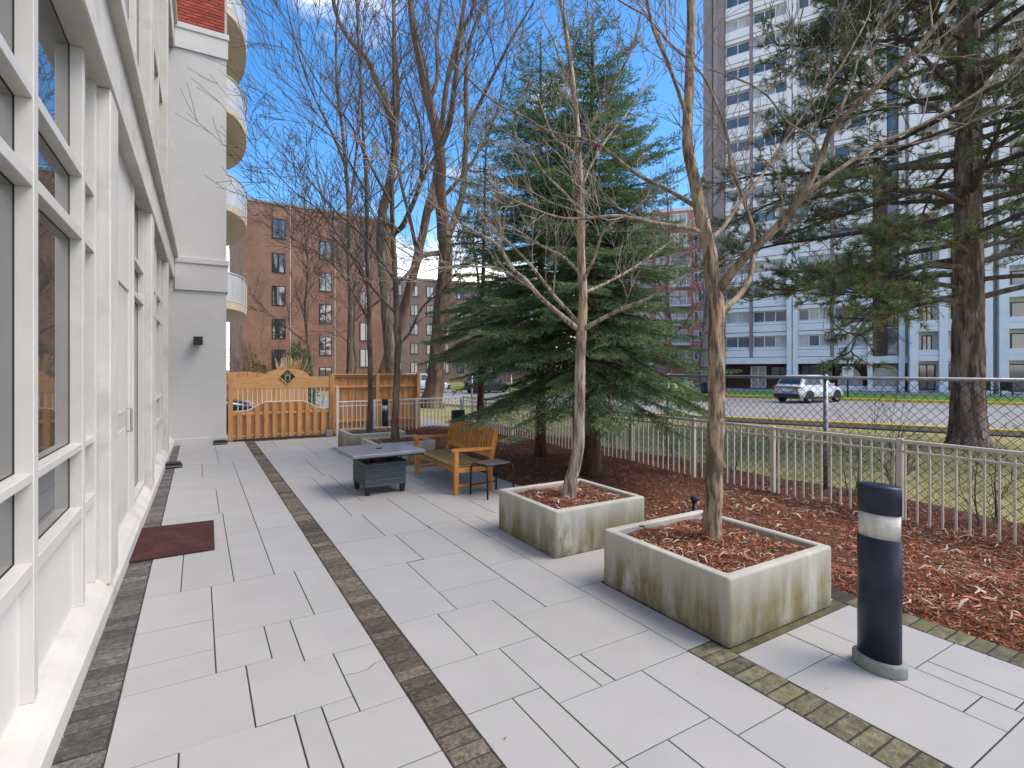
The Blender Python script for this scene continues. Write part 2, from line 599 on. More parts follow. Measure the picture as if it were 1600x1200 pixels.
m_signw = M('sign_white', (0.75, 0.75, 0.73), (0.68, 0.68, 0.66), scale=6, rough=0.5)
m_signt = M('sign_print', (0.10, 0.10, 0.12), rough=0.6)
m_shrub = tint_mat('shrub_leaf', 0.6, 0.35, 1.0, 0.3, 3)
m_straw = M('dry_grass', (0.50, 0.38, 0.20), (0.40, 0.28, 0.13), scale=5, rough=0.9)


def car_paint(name, c):
    return M(name, c, tuple(x * 0.95 for x in c), scale=2, rough=0.28, coat=0.6, spec=0.5)


def bark(name, c1, c2, c3, stretch=(1, 1, 0.22), scale=16.0, s3=9.0, lo3=0.52, hi3=0.6, bump=0.7, bscale=22, bdist=0.02):
    return M(name, c1, c2, scale=scale, rough=0.9, lo=.42, hi=.57, bump=bump, bscale=bscale, stretch=stretch, c3=c3, s3=s3, lo3=lo3, hi3=hi3, spec=0.2, bdist=bdist)


m_bark_peel = bark('peeling_bark', (0.40, 0.315, 0.22), (0.14, 0.10, 0.068), (0.48, 0.31, 0.20), stretch=(1, 1, 0.2), scale=26, s3=17, lo3=0.57, hi3=0.61, bump=1.0, bscale=34, bdist=0.03)
m_bark_limb = bark('limb_bark', (0.25, 0.195, 0.14), (0.13, 0.10, 0.072), (0.34, 0.27, 0.20), scale=30, s3=14)
m_bark_pale = bark('pale_bark', (0.48, 0.40, 0.31), (0.17, 0.13, 0.10), (0.47, 0.31, 0.20), stretch=(1, 1, 0.14), scale=24, s3=12, lo3=0.57, hi3=0.62, bump=1.0, bscale=32, bdist=0.03)
m_bark_grey = bark('grey_bark', (0.15, 0.115, 0.085), (0.085, 0.066, 0.05), (0.20, 0.17, 0.13))
m_bark_brn = bark('brown_bark', (0.145, 0.095, 0.065), (0.09, 0.058, 0.04), (0.19, 0.14, 0.10), stretch=(1, 1, 0.15), scale=5, s3=3)
m_bark_spr = bark('spruce_bark', (0.115, 0.062, 0.042), (0.06, 0.034, 0.025), (0.14, 0.09, 0.07))
m_bark_pine = bark('pine_bark', (0.23, 0.155, 0.12), (0.085, 0.058, 0.047), (0.32, 0.25, 0.21), stretch=(1, 1, 0.25), scale=7, s3=6, bump=1.0, bscale=9, bdist=0.09)

# ================================================================= THE SETTING
NV = Vector((0.899, 0.438))
EV = Vector((0.438, -0.899))
ST_RZ = math.atan2(EV.y, EV.x)


def st(n, s, z=0.0):
    p = NV * n + EV * s
    return (p.x, p.y, z)


N_NEAR, N_FAR = 22.0, 39.7      # kerb lines of the parking road


def ground_z(x, y):
    if x < 7.3:
        return -0.06
    n = x * NV.x + y * NV.y
    if n >= N_NEAR:
        return -0.47
    a = x - 7.3
    t = a / (a + (N_NEAR - n))
    return -0.06 - 0.36 * t


# one ground sheet out to the horizon, finer near the lawn
def grid_axis(lo, hi, near_lo, near_hi, step):
    a = [lo, lo * 0.5, lo * 0.2]
    b = [hi * 0.2, hi * 0.5, hi]
    m = list(np.arange(near_lo, near_hi + 0.01, step))
    return sorted(set([q for q in a if q < near_lo] + m + [q for q in b if q > near_hi]))


gx = grid_axis(-1500, 1500, -12, 40, 0.8)
gy = grid_axis(-1500, 1500, -12, 44, 0.8)
gv = [(x, y, ground_z(x, y)) for y in gy for x in gx]
nx = len(gx)
gf = [(j * nx + i, j * nx + i + 1, (j + 1) * nx + i + 1, (j + 1) * nx + i) for j in range(len(gy) - 1) for i in range(nx - 1)]
me = bpy.data.meshes.new('ground')
me.from_pydata(gv, [], gf)
me.materials.append(m_lawn)
me.polygons.foreach_set('use_smooth', [True] * len(me.polygons))
tag(link('ground', me), kind='structure')

# parking road, kerbs, far lawn
S0, S1 = -36.0, 60.0
b = MB()
b.face([st(N_NEAR + 0.15, S0, -0.40), st(N_NEAR + 0.15, S1, -0.40), st(N_FAR, S1, -0.40), st(N_FAR, S0, -0.40)])
tag(b.build('road', m_asphalt), kind='structure')


def street_strip(name, n0, n1, s0, s1, z0, z1, mat, c=0.02):
    o = MB().cbox(s0, s1, 0, n1 - n0, z0, z1, c).build(name, mat)
    o.location = st(n0, 0)
    o.rotation_euler = (0, 0, ST_RZ)
    return tag(o, kind='structure')


street_strip('kerb', N_NEAR, N_NEAR + 0.16, S0, S1, -0.6, -0.27, m_kerb)
street_strip('kerb', N_FAR, N_FAR + 0.3, S0, S1, -0.6, -0.23, m_kerb)
street_strip('verge', N_NEAR - 1.1, N_NEAR - 0.004, S0, S1, -0.6, -0.335, m_dark_asph)
street_strip('far_lawn', N_FAR + 0.304, 49.0, S0, S1, -0.6, -0.255, m_green)
street_strip('forecourt', 49.004, 80, S0, S1, -0.6, -0.24, m_asphalt)
# driveway beyond the gate
b = MB()
b.face([(-0.3, 13.62, -0.02), (6.6, 13.62, -0.02), (6.6, 34, -0.02), (-0.3, 34, -0.02)])
tag(b.build('driveway', m_asphalt), kind='structure')

# ------------------------------------------------ patio bed and slabs
PX0, PX1, PY0, PY1 = -0.5, 3.99, -2.0, 13.1
patio = MB().box(PX0 - 0.05, PX1, PY0, PY1, -0.30, -0.0042).build('patio', m_bed)
tag(patio, kind='structure')
GAP = 0.0034


def slab(poly):
    poly = inset(poly, GAP)
    cx_ = sum(p[0] for p in poly) / len(poly)
    cy_ = sum(p[1] for p in poly) / len(poly)
    dz = R.uniform(-0.0008, 0.0016)
    o = MB().prism([(x - cx_, y - cy_) for x, y in poly], -0.04, 0.0, 0.0014).build('slab', m_slab, patio)
    o.location = (cx_, cy_, dz)
    o.rotation_euler = (R.uniform(-.0006, .0006), R.uniform(-.0006, .0006), 0)
    return o


def rs(x0, x1, y0, y1):
    slab([(x0, y0), (x1, y0), (x1, y1), (x0, y1)])


AX0, AX1 = -0.33, 0.88
BX0, BX1 = 1.06, 2.385
A = [(AX0, .22, 2.59, 3.17), (AX0, .08, 3.17, 3.45), (AX0, .08, 3.45, 3.87), (AX0, .08, 3.87, 4.46), (.08, .65, 3.60, 4.46),
     (.65, AX1, 3.60, 4.46), (.08, .35, 3.17, 3.60), (.35, .50, 3.17, 3.60), (.50, AX1, 3.05, 3.60), 
     (.50, .65, 2.47, 2.60), (.38, .50, 2.04, 2.60), (-.07, .38, 2.04, 2.60), (AX0, -.07, 2.04, 2.59), (.50, AX1, 2.04, 2.47),
     (AX0, -.11, 4.46, 5.58), (-.11, .23, 4.46, 5.58), (.23, .51, 4.46, 5.76), (.51, AX1, 4.46, 5.76),
     (AX0, .23, 5.58, 6.67), (.23, .51, 5.76, 6.67), (.51, AX1, 5.76, 6.30), (.51, AX1, 6.30, 7.25), (AX0, .20, 6.67, 8.04),
     (.20, .51, 6.67, 7.3), (.20, .51, 7.3, 8.04), (.51, AX1, 7.25, 8.04), (.51, AX1, 8.04, 9.3), (AX0, .51, 8.04, 9.05), (AX0, .05, 9.05, 10.28),
     (.05, .51, 9.05, 10.28), (.51, AX1, 9.3, 10.28), (AX0, .30, 10.28, 11.4), (.30, AX1, 10.28, 11.4), (AX0, .30, 11.4, 12.3), (.30, AX1, 11.4, 12.0), (.30, AX1, 12.0, 13.06), (AX0, .30, 12.3, 13.06),
     (AX0, .25, 1.30, 2.04), (.25, AX1, 1.45, 2.04), (.25, AX1, .6, 1.45), (AX0, .25, .6, 1.30), (AX0, .4, -.4, .6), (.4, AX1, -.4, .6), (AX0, .1, -2, -.4), (.1, AX1, -2, -.4)]
for q in A:
    rs(*q)
slab([(.22, 2.60), (.65, 2.60), (.65, 3.05), (.50, 3.05), (.50, 3.17), (.22, 3.17)])
# one slab cracked across in a bow
ck = [(.65, 2.805), (.72, 2.792), (.78, 2.80), (.82, 2.835), (AX1, 2.845)]
slab(ck + [(AX1, 3.05), (.65, 3.05)])
slab([(.65, 2.47), (AX1, 2.47)] + ck[::-1])
B_ = [(BX0, 1.31, 1.60, 2.19), (1.31, 1.48, 1.60, 2.19), (BX0, 1.48, 2.19, 2.62), (BX0, 1.34, 2.62, 3.19), (1.34, 1.75, 2.62, 3.19), (BX0, 1.48, 3.19, 3.62),
      (BX0, 1.48, 3.62, 4.18), (BX0, 1.63, 4.18, 4.66), (BX0, 1.63, 4.66, 4.94), (BX0, 1.54, 4.94, 5.81), (1.54, 2.0, 4.94, 5.81),
      (1.63, 2.01, 4.17, 4.94), (1.48, 2.01, 3.50, 4.17), (2.01, BX1, 2.91, 3.77), (1.75, BX1, 2.33, 2.91), (1.48, 1.75, 2.04, 2.62),
      (1.75, 1.84, 2.04, 2.33), (1.84, BX1, 2.04, 2.33), (1.48, 2.02, 1.60, 2.04), (2.02, BX1, 1.46, 2.04), (1.48, 1.74, .9, 1.60), (1.74, 2.02, .9, 1.60),
      (2.02, BX1, .75, 1.46), (2.01, BX1, 3.77, 4.38), (2.01, BX1, 4.38, 5.06), (2.0, BX1, 5.06, 5.81),
      (BX0, 1.44, 5.81, 6.87), (1.44, 2.0, 5.81, 6.37), (2.0, BX1, 5.81, 6.37), (1.44, 1.70, 6.37, 6.90), (1.70, BX1, 6.37, 7.2), (BX0, 1.44, 6.87, 8.22), (1.44, 1.70, 6.90, 8.22), (1.70, BX1, 7.2, 8.22),
      (BX0, 1.62, 8.22, 9.2), (1.62, BX1, 8.22, 8.8), (1.62, BX1, 8.8, 9.9), (BX0, 1.62, 9.2, 9.9), (BX0, 1.9, 9.9, 10.9), (1.9, BX1, 9.9, 10.6), (1.9, BX1, 10.6, 11.8), (BX0, 1.9, 10.9, 11.8), (BX0, 1.4, 11.8, 12.86), (1.4, BX1, 11.8, 12.86),
      (BX0, 1.48, .9, 1.60), (BX0, 1.74, -.2, .9), (1.74, 2.02, -.2, .9), (2.02, BX1, -.2, .75), (BX0, 1.8, -2, -.2), (1.8, BX1, -2, -.2)]
for q in B_:
    rs(*q)
slab([(1.48, 3.19), (1.75, 3.19), (1.75, 2.91), (2.01, 2.91), (2.01, 3.50), (1.48, 3.50)])
C_ = [(BX1, 2.60, 2.05, 2.58), (BX1, 2.60, 2.58, 3.05), (BX1, 3.20, 3.05, 3.62), (3.20, 3.79, 3.05, 3.62), (2.64, 3.79, 1.98, 3.05), (BX1, 2.60, 3.62, 4.40), (BX1, 2.60, 4.40, 5.12), (2.60, 3.79, 3.62, 4.62), (2.60, 3.79, 4.62, 5.12),
      (BX1, 2.83, 5.12, 6.37), (2.83, 3.79, 5.12, 5.75), (2.83, 3.30, 5.75, 6.37), (3.30, 3.79, 5.75, 6.37), (BX1, 2.64, 6.37, 7.3), (2.64, 3.3, 6.37, 7.3), (3.3, 3.79, 6.37, 7.3), (BX1, 3.1, 7.3, 8.3), (3.1, 3.79, 7.3, 8.3), (BX1, 3.0, 8.3, 9.4), (3.0, 3.79, 8.3, 9.4),
      (BX1, 3.1, 9.4, 10.4), (3.1, 3.79, 9.4, 10.4), (BX1, 2.95, 10.4, 11.6), (2.95, 3.79, 10.4, 11.6), (BX1, 2.9, 11.6, 12.86), (2.9, 3.79, 11.6, 12.86),
      (2.60, 3.06, 1.60, 1.88), (3.06, 3.29, 1.48, 1.88), (3.29, 3.79, 1.30, 1.88), (2.60, 3.06, .86, 1.60), (3.06, 3.29, 1.02, 1.48), (3.29, 3.43, .90, 1.30), (3.43, 3.79, .90, 1.30), (3.06, 3.29, .86, 1.02), (3.29, 3.79, .3, .90), (2.60, 3.29, .2, .86), (2.60, 3.2, -.9, .2), (3.2, 3.79, -.9, .3), (2.60, 3.79, -2, -.9)]
for q in C_:
    rs(*q)

m_moss = M('moss_silt', (0.13, 0.12, 0.06), (0.07, 0.065, 0.035), scale=14, rough=0.95, bump=0.8, bscale=60)
tag(MB().box(2.602, 3.788, 1.884, 1.976, -0.030, -0.0032).build('moss_strip', m_moss), kind='structure')

# ------------------------------------------------ brick bands
PITCH = 0.0945


def brick_mesh(w, l, mat, seed):
    rr = random.Random(seed)
    hw, hl = w / 2, l / 2
    j = lambda: rr.uniform(-0.003, 0.003)
    poly = [(-hw + j(), -hl + j()), (hw + j(), -hl + j()), (hw + j(), hl + j()), (-hw + j(), hl + j())]
    return MB().prism(poly, -0.05, 0.0, 0.004).mesh('brick', mat)


def band(x0, x1, y0, y1, mat, along='y'):
    root = tag(MB().box(x0, x1, y0, y1, -0.0060, -0.0037).build('paving_band', m_bed), kind='structure')
    if along == 'y':
        meshes = [brick_mesh(x1 - x0 - 0.006, PITCH - 0.011, mat, 50 + i) for i in range(5)]
        n = int((y1 - y0) / PITCH)
        for k in range(n):
            o = link('brick', meshes[R.randrange(5)], root)
            o.location = ((x0 + x1) / 2 + R.uniform(-.002, .002), y0 + (k + .5) * PITCH, R.uniform(-.0012, .003))
            o.rotation_euler = (R.uniform(-.015, .015), R.uniform(-.01, .01), R.uniform(-.012, .012) + (math.pi if R.random() < .5 else 0))
    else:
        meshes = [brick_mesh(PITCH - 0.006, y1 - y0 - 0.006, mat, 80 + i) for i in range(4)]
        n = int((x1 - x0) / PITCH)
        for k in range(n):
            o = link('brick', meshes[R.randrange(4)], root)
            o.location = (x0 + (k + .5) * PITCH, (y0 + y1) / 2, R.uniform(-.001, .002))
            o.rotation_euler = (0, 0, R.uniform(-.01, .01))
    return root


band(-0.535, -0.333, -1.0, 13.0, m_brick_l)
band(0.882, 1.058, -1.0, 13.06, m_brick_c)
band(2.388, 2.598, -0.978, 2.05, m_brick_r)
band(3.793, 3.988, -1.2, 2.0, m_brick_r)
band(1.062, 3.785, 12.865, 13.06, m_brick_c, 'x')

# ------------------------------------------------ mulch bed with loose bark chips
b = MB()
mx = np.linspace(3.79, 7.3, 26)
my = np.linspace(-2.0, 13.6, 90)


def mulch_z(x, y):
    return 0.012 + 0.028 * math.sin(x * 2.1 + y * .7) * math.cos(y * 1.3 - x) + 0.012 * math.sin(7 * x + 3 * y) * math.sin(5 * y) - (0.07 * max(0, (4.2 - x) / .4) if y < 2.08 else 0.03 * max(0, (3.95 - x) / .16))


vv = [(x, y, mulch_z(x, y)) for y in my for x in mx]
ff = [(j * 26 + i, j * 26 + i + 1, (j + 1) * 26 + i + 1, (j + 1) * 26 + i) for j in range(89) for i in range(25)]
me = bpy.data.meshes.new('mulch_bed')
me.from_pydata(vv, [], ff)
me.materials.append(m_soil)
me.polygons.foreach_set('use_smooth', [True] * len(me.polygons))
tag(link('mulch_bed', me), kind='structure')


def chips(n, xs, ys, zf, smin=0.012, smax=0.05, pale=0.08, lift=0.008):
    """curved bark slivers: 2 quads each (4 tris + underside skipped)"""
    L = NR.uniform(smin, smax, n) * NR.choice([0.6, 1.0, 1.0, 1.5], n)
    W = L * NR.uniform(0.07, 0.19, n)
    a = NR.uniform(0, 2 * np.pi, n)
    tilt = NR.normal(0, 0.22, n)
    roll = NR.normal(0, 0.45, n)
    bow = L * NR.uniform(-0.05, 0.22, n)
    z = np.array([zf(x, y) for x, y in zip(xs, ys)]) + np.abs(NR.normal(0, lift, n)) + 0.002
    d = np.stack([np.cos(a) * np.cos(tilt), np.sin(a) * np.cos(tilt), np.sin(tilt)], 1)
    sde = np.stack([-np.sin(a) * np.cos(roll), np.cos(a) * np.cos(roll), np.sin(roll)], 1)
    c = np.stack([xs, ys, z], 1)
    cu = NR.normal(0, 0.18, n) * L
    V = np.empty((n, 6, 3))
    for k, (t, bz, cw) in enumerate(((-.5, 0, 0), (0, 1, 1), (.5, 0, 0))):
        m = c + d * (L * t)[:, None]
        m[:, 2] += bow * bz
        m = m + sde * (cu * cw)[:, None]
        w = W * (1.0 if k == 1 else 0.55)
        V[:, 2 * k] = m - sde * (w / 2)[:, None]
        V[:, 2 * k + 1] = m + sde * (w / 2)[:, None]
    base = np.arange(n)[:, None] * 6
    F = np.concatenate([base + np.array([0, 1, 3, 2]), base + np.array([2, 3, 5, 4])], 0)
    pal = np.array([(0.36, 0.105, 0.045), (0.26, 0.072, 0.032), (0.44, 0.165, 0.075), (0.12, 0.042, 0.025), (0.44, 0.245, 0.15), (0.32, 0.125, 0.07)])
    col = pal[NR.integers(0, len(pal), n)] * NR.uniform(0.75, 1.25, n)[:, None]
    pm = NR.random(n) < pale
    col[pm] = np.array([(0.64, 0.52, 0.41)]) * NR.uniform(0.6, 1.15, pm.sum())[:, None]
    C = np.repeat(col, 6, axis=0)
    return V.reshape(-1, 3), F, C


n = 80000
yy = 0.4 + 12.9 * NR.random(n) ** 1.9
xx = np.where(yy < 2.05, 4.0, 3.82) + 3.2 * NR.random(n) ** 1.15
V, F, C = chips(n, xx, yy, mulch_z, 0.013, 0.046, 0.03)
n2 = 5200                                    # pale shredded strips near the paving
y2 = 0.4 + 4.0 * NR.random(n2) ** 1.3
x2 = 4.05 + 2.6 * NR.random(n2)
V2, F2, C2 = chips(n2, x2, y2, mulch_z, 0.03, 0.08, 0.30, 0.014)
o = raw_mesh('bark_mulch', np.concatenate([V, V2]), np.concatenate([F, F2 + len(V)]), m_chip, cols=np.concatenate([C, C2]))
tag(o, 'red-brown shredded bark mulch covering the bed inside the railing', 'mulch', kind='stuff')

# litter: bark crumbs and dry bits blown on to the brick bands and along the planters
n3 = 900
lane = NR.integers(0, 5, n3)
lx = np.choose(lane, [-0.43 + NR.normal(0, .07, n3), 0.97 + NR.normal(0, .06, n3), 2.49 + NR.normal(0, .07, n3), 2.52 + NR.normal(0, .05, n3), 3.86 - np.abs(NR.normal(0, .10, n3))])
ly = np.choose(lane, [2.0 + 8 * NR.random(n3), 1.8 + 6 * NR.random(n3), .7 + 1.3 * NR.random(n3), 1.9 + 2.9 * NR.random(n3), .6 + 1.3 * NR.random(n3)])
V, F, C = chips(n3, lx, ly, lambda x, y: 0.0015, 0.005, 0.016, 0.35, 0.0012)
tag(raw_mesh('bark_litter', V, F, m_chip, cols=C), 'tiny bark crumbs and dry bits strewn on the brick bands', 'litter', kind='stuff')

# ------------------------------------------------ short grass on the near lawn
n = 46000
gx_ = 7.2 + 9.5 * NR.random(n) ** 1.5
gy_ = -3 + 20 * NR.random(n)
gz_ = np.array([ground_z(x, y) for x, y in zip(gx_, gy_)])
h = NR.uniform(0.02, 0.06, n)
a = NR.uniform(0, 2 * np.pi, n)
lean = NR.normal(0, 0.02, (n, 2))
c = np.stack([gx_, gy_, gz_], 1)
V = np.empty((n, 3, 3))
w = 0.004
V[:, 0] = c + np.stack([np.cos(a) * w, np.sin(a) * w, 0 * a], 1)
V[:, 1] = c - np.stack([np.cos(a) * w, np.sin(a) * w, 0 * a], 1)
V[:, 2] = c + np.stack([lean[:, 0], lean[:, 1], h], 1)
pal = np.array([(0.36, 0.31, 0.13), (0.26, 0.26, 0.10), (0.42, 0.36, 0.19), (0.19, 0.22, 0.065)])
C = np.repeat(pal[NR.integers(0, 4, n)] * NR.uniform(.8, 1.2, n)[:, None], 3, axis=0)
o = raw_mesh('lawn_grass', V.reshape(-1, 3), np.arange(n * 3).reshape(-1, 3), m_blade, cols=C)
tag(o, 'short yellowish grass on the lawn behind the chain-link fence', 'grass', kind='stuff')

# ================================================================= BUILDINGS
# ---------------- the white building along the patio (local x = out of the wall, local y = along it)
WB = thing('white_building', 'white building with tall gridded windows and precast columns beside the grey patio', 'building', (-0.53, 0, 0), -0.0075)
XF, XG = -0.085, -0.145          # front of mullions, glass plane
HEAD, CORN, UP0, UP1 = 3.50, 4.0, 4.06, 8.30

MB().box(-9, -0.20, -6, 13.0, 0.0, 12.5).build('wall', m_white, WB)
# plinth with a weathered slope
pl = MB()
prof = [(-0.2, 0.0), (0.0, 0.0), (0.0, 0.10), (-0.035, 0.145), (-0.095, 0.20), (-0.2, 0.20)]
pl.extr(prof, lambda a, b_, t: (a, -6 + t, b_), 19.0)
pl.build('plinth', m_conc_w, WB)
for y0 in (-2.12, 1.16, 4.44, 7.72, 11.0):
    MB().cbox(-0.2, -0.012, y0, y0 + 0.36, 0.145, HEAD, 0.008).build('column', m_conc_w, WB)
    MB().cbox(-0.2, -0.02, y0, y0 + 0.36, UP0, UP1, 0.008).build('column', m_conc_w, WB)
MB().cbox(-0.2, 0.0, -6, 12.998, HEAD, CORN - 0.06, 0.01).build('beam', m_conc_w, WB)
MB().cbox(-0.2, 0.075, -6, 12.998, CORN - 0.055, UP0, 0.012).build('cornice', m_conc_w, WB)
MB().cbox(-0.2, 0.0, -6, 12.998, UP1, 8.84, 0.01).build('beam', m_conc_w, WB)
MB().cbox(-0.2, 0.06, -6, 12.998, 8.80, 8.90, 0.01).build('cornice', m_conc_w, WB)


def wall_window(y0, y1, muls, z0, z1, trs, panel_top, back_bright=False):
    """one glazed bay: a rear frame part with its mullions, transoms, panes and panels as sub-parts"""
    w = MB().box(-0.199, XG - 0.031, y0, y1, z0, z1).build('window', m_frame, WB)
    cells = []
    ys = [y0] + [m for m in muls] + [y1]
    for m in muls:
        MB().cbox(XG - 0.004, XF, m, m + 0.07, z0, z1, 0.003).build('mullion', m_frame, w)
    edges = [y0] + [e for m in muls for e in (m, m + 0.07)] + [y1]
    spans = [(edges[i], edges[i + 1]) for i in range(0, len(edges), 2)]
    zs = [z0] + [e for t in trs for e in t] + [z1]
    lev = [(zs[i], zs[i + 1]) for i in range(0, len(zs), 2)]
    for (a, c) in spans:
        if c - a < 0.05:
            continue
        for t in trs:
            MB().cbox(XG - 0.004, XF - 0.003, a, c, t[0], t[1], 0.003).build('transom', m_frame, w)
        for (q0, q1) in lev:
            if q1 <= panel_top + 0.02:
                MB().box(XG - 0.03, XG + 0.012, a, c, q0, q1).build('panel', m_white, w)
            else:
                MB().box(XG - 0.03, XG - 0.004, a, c, q0, q1).build('pane', m_glass, w)
                g = MB()
                e = 0.005
                for (ya, yb, za, zb) in ((a, a + e, q0, q1), (c - e, c, q0, q1), (a + e, c - e, q0, q0 + e), (a + e, c - e, q1 - e, q1)):
                    g.box(XG - 0.0038, XG - 0.001, ya, yb, za, zb)
                g.build('gasket', m_gasket, w)
    return w


TR = [(0.725, 0.79), (1.125, 1.165), (2.365, 2.425), (2.735, 2.79)]
wall_window(-1.76, 1.16, [-0.7, 0.36], 0.20, HEAD, TR, 0.75)
wall_window(1.52, 4.44, [1.86, 2.92, 3.96, 4.36], 0.20, HEAD, TR, 0.75)
wall_window(8.08, 11.0, [8.42, 9.48, 10.5, 10.92], 0.20, HEAD, TR, 0.75)
wall_window(11.36, 12.99, [11.7, 12.5], 0.20, HEAD, TR, 0.75)
# bay with the white entrance door and a full-height glazed light
MB().cbox(-0.2, -0.10, 4.80, 5.22, 0.20, HEAD, 0.004).build('wall_panel', m_white, WB)
MB().cbox(-0.2, -0.10, 6.36, 6.56, 0.20, HEAD, 0.004).build('wall_panel', m_white, WB)
dr = MB().cbox(-0.19, -0.115, 5.225, 6.355, 0.205, 2.36, 0.004).build('door', m_frame, WB)
for (za, zb_) in ((0.35, 1.05), (1.2, 2.2)):
    MB().cbox(-0.116, -0.108, 5.40, 6.18, za, zb_, 0.003).build('door_panel', m_white, dr)
MB().tube([(-0.116, 6.26, 1.0), (-0.075, 6.26, 1.0), (-0.075, 6.26, 1.22), (-0.116, 6.26, 1.22)], 0.011, 8).build('handle', m_galv, dr)
MB().cbox(-0.2, -0.102, 5.222, 6.358, 2.365, HEAD, 0.004).build('wall_panel', m_white, WB)
wall_window(6.56, 7.72, [6.56, 7.62], 0.20, HEAD, [(0.20, 0.26), (2.365, 2.425), (2.735, 2.79)], 0.0)
# upper storey glazing
for (a, c) in ((-1.76, 1.16), (1.52, 4.44), (4.80, 7.72), (8.08, 11.0), (11.36, 12.99)):
    w3 = (c - a) / 3
    wall_window(a, c, [a + w3, a + 2 * w3], UP0, UP1, [(UP0 + 0.62, UP0 + 0.68), (UP0 + 2.2, UP0 + 2.26)], UP0 + 0.6)

# projecting end wall, stuccoed, brick above the upper band
EX = 0.955
MB().box(-9, EX, 13.004, 34, 3.2, 18.5).build('end_wall', m_stucco, WB)
MB().box(-9, EX, 13.004, 14.3, 0.0, 3.198).build('end_wall', m_stucco, WB)
MB().box(-9, EX, 17.3, 34, 0.0, 3.198).build('end_wall', m_stucco, WB)
MB().cbox(-0.2, EX + 0.012, 12.965, 13.0, 0.0, 0.14, 0.004).build('skirting', m_stucco, WB)
for (z0, z1) in ((3.27, 3.96), (8.33, 8.86)):
    MB().cbox(0.005, EX + 0.03, 12.965, 13.6, z0, z1, 0.006).build('band_course', m_stucco, WB)
    MB().cbox(0.004, EX + 0.05, 12.94, 13.6, z1 - 0.12, z1 + 0.001, 0.006).build('ledge', m_stucco, WB)
MB().box(0.0, EX + 0.012, 12.992, 13.6, 8.87, 18).build('mortar_face', m_mortar, WB)
bm0 = MB().cbox(-0.097, 0.097, -0.02, 0.02, -0.029, 0.029, 0.003).mesh('brick', m_redbrick)
bmh = MB().cbox(-0.045, 0.045, -0.02, 0.02, -0.029, 0.029, 0.003).mesh('brick', m_redbrick)
for r_ in range(16):
    z = 8.92 + r_ * 0.068
    xs = [0.105 + 0.205 * k for k in range(4)] if r_ % 2 == 0 else [0.205 + 0.205 * k for k in range(4)]
    for x in xs + []:
        o = link('brick', bm0, WB)
        o.location = (x, 12.984, z)
    o = link('brick', bmh, WB)
    o.location = ((0.875 if r_ % 2 == 0 else 0.052), 12.984, z)
MB().box(0.0, EX + 0.014, 12.975, 13.4, 10.02, 18.4).build('brick_face', m_redbrick, WB)
m_cream = M('cream_soffit', (.62, .52, .38), (.56, .46, .33), scale=3, rough=.7)
m_guard = M('frosted_guard', (.62, .64, .64), (.5, .52, .53), scale=2, rough=.15, spec=.7)
# rounded balconies on the far side of the end wall
for k, z in enumerate((3.55, 6.7, 9.85, 13.0, 16.15)):
    cy_, rad = 22.0, 0.98
    arc = [(EX - 0.02 + rad * math.cos(t) * 0.98, cy_ + 3.0 * math.sin(t)) for t in np.linspace(-math.pi / 2, math.pi / 2, 17)]
    bal = MB().prism(arc, z, z + 0.22).build('balcony', m_cream, WB)
    rl = MB()
    for i in range(len(arc) - 1):
        (xa, ya), (xb, yb) = arc[i], arc[i + 1]
        rl.face([(xa, ya, z + .24), (xb, yb, z + .24), (xb, yb, z + 1.12), (xa, ya, z + 1.12)])
    rl.build('glass_guard', m_guard, bal)
    MB().tube([(x, y, z + 1.15) for x, y in arc], 0.03, 6).build('handrail', m_frame, bal)
    ps = MB()
    for (x, y) in arc[1:-1:2]:
        ps.tube([(x, y, z + .2), (x, y, z + 1.15)], 0.016, 5)
    ps.build('baluster', m_frame, bal)
# box lamp on the end wall
lw = thing('wall_lamp', 'small black box lamp on the grey stucco end wall', 'lamp', (-0.005, 12.965, 2.2))
MB().cbox(-0.085, 0.085, -0.13, -0.012, -0.09, 0.09, 0.006).build('shade', m_black, lw)
MB().cbox(-0.05, 0.05, -0.012, 0.024, -0.05, 0.05, 0.003).build('back_plate', m_black, lw)
MB().box(-0.06, 0.06, -0.115, -0.03, -0.094, -0.089).build('lens', m_lens, lw)


# ---------------- generic far window: frame part with pane sub-parts, facing local -y at y0
def far_window(parent, x0, x1, z0, z1, y, n=2, frame=m_black, glass=m_glass_far, fr=0.06, blind=None):
    f = MB()
    f.box(x0, x1, y - 0.06, y, z1 - fr, z1)
    f.box(x0, x1, y - 0.06, y, z0, z0 + fr)
    wd = (x1 - x0 - fr) / n
    for k in range(n + 1):
        f.box(x0 + k * wd, x0 + k * wd + fr, y - 0.058, y, z0 + fr, z1 - fr)
    w = f.build('window', frame, parent)
    for k in range(n):
        MB().box(x0 + k * wd + fr, x0 + (k + 1) * wd, y - 0.03, y - 0.002, z0 + fr, z1 - fr).build('pane', (m_blind if blind is not None and blind.random() < .45 else glass), w)
    return w


RB = random.Random(23)
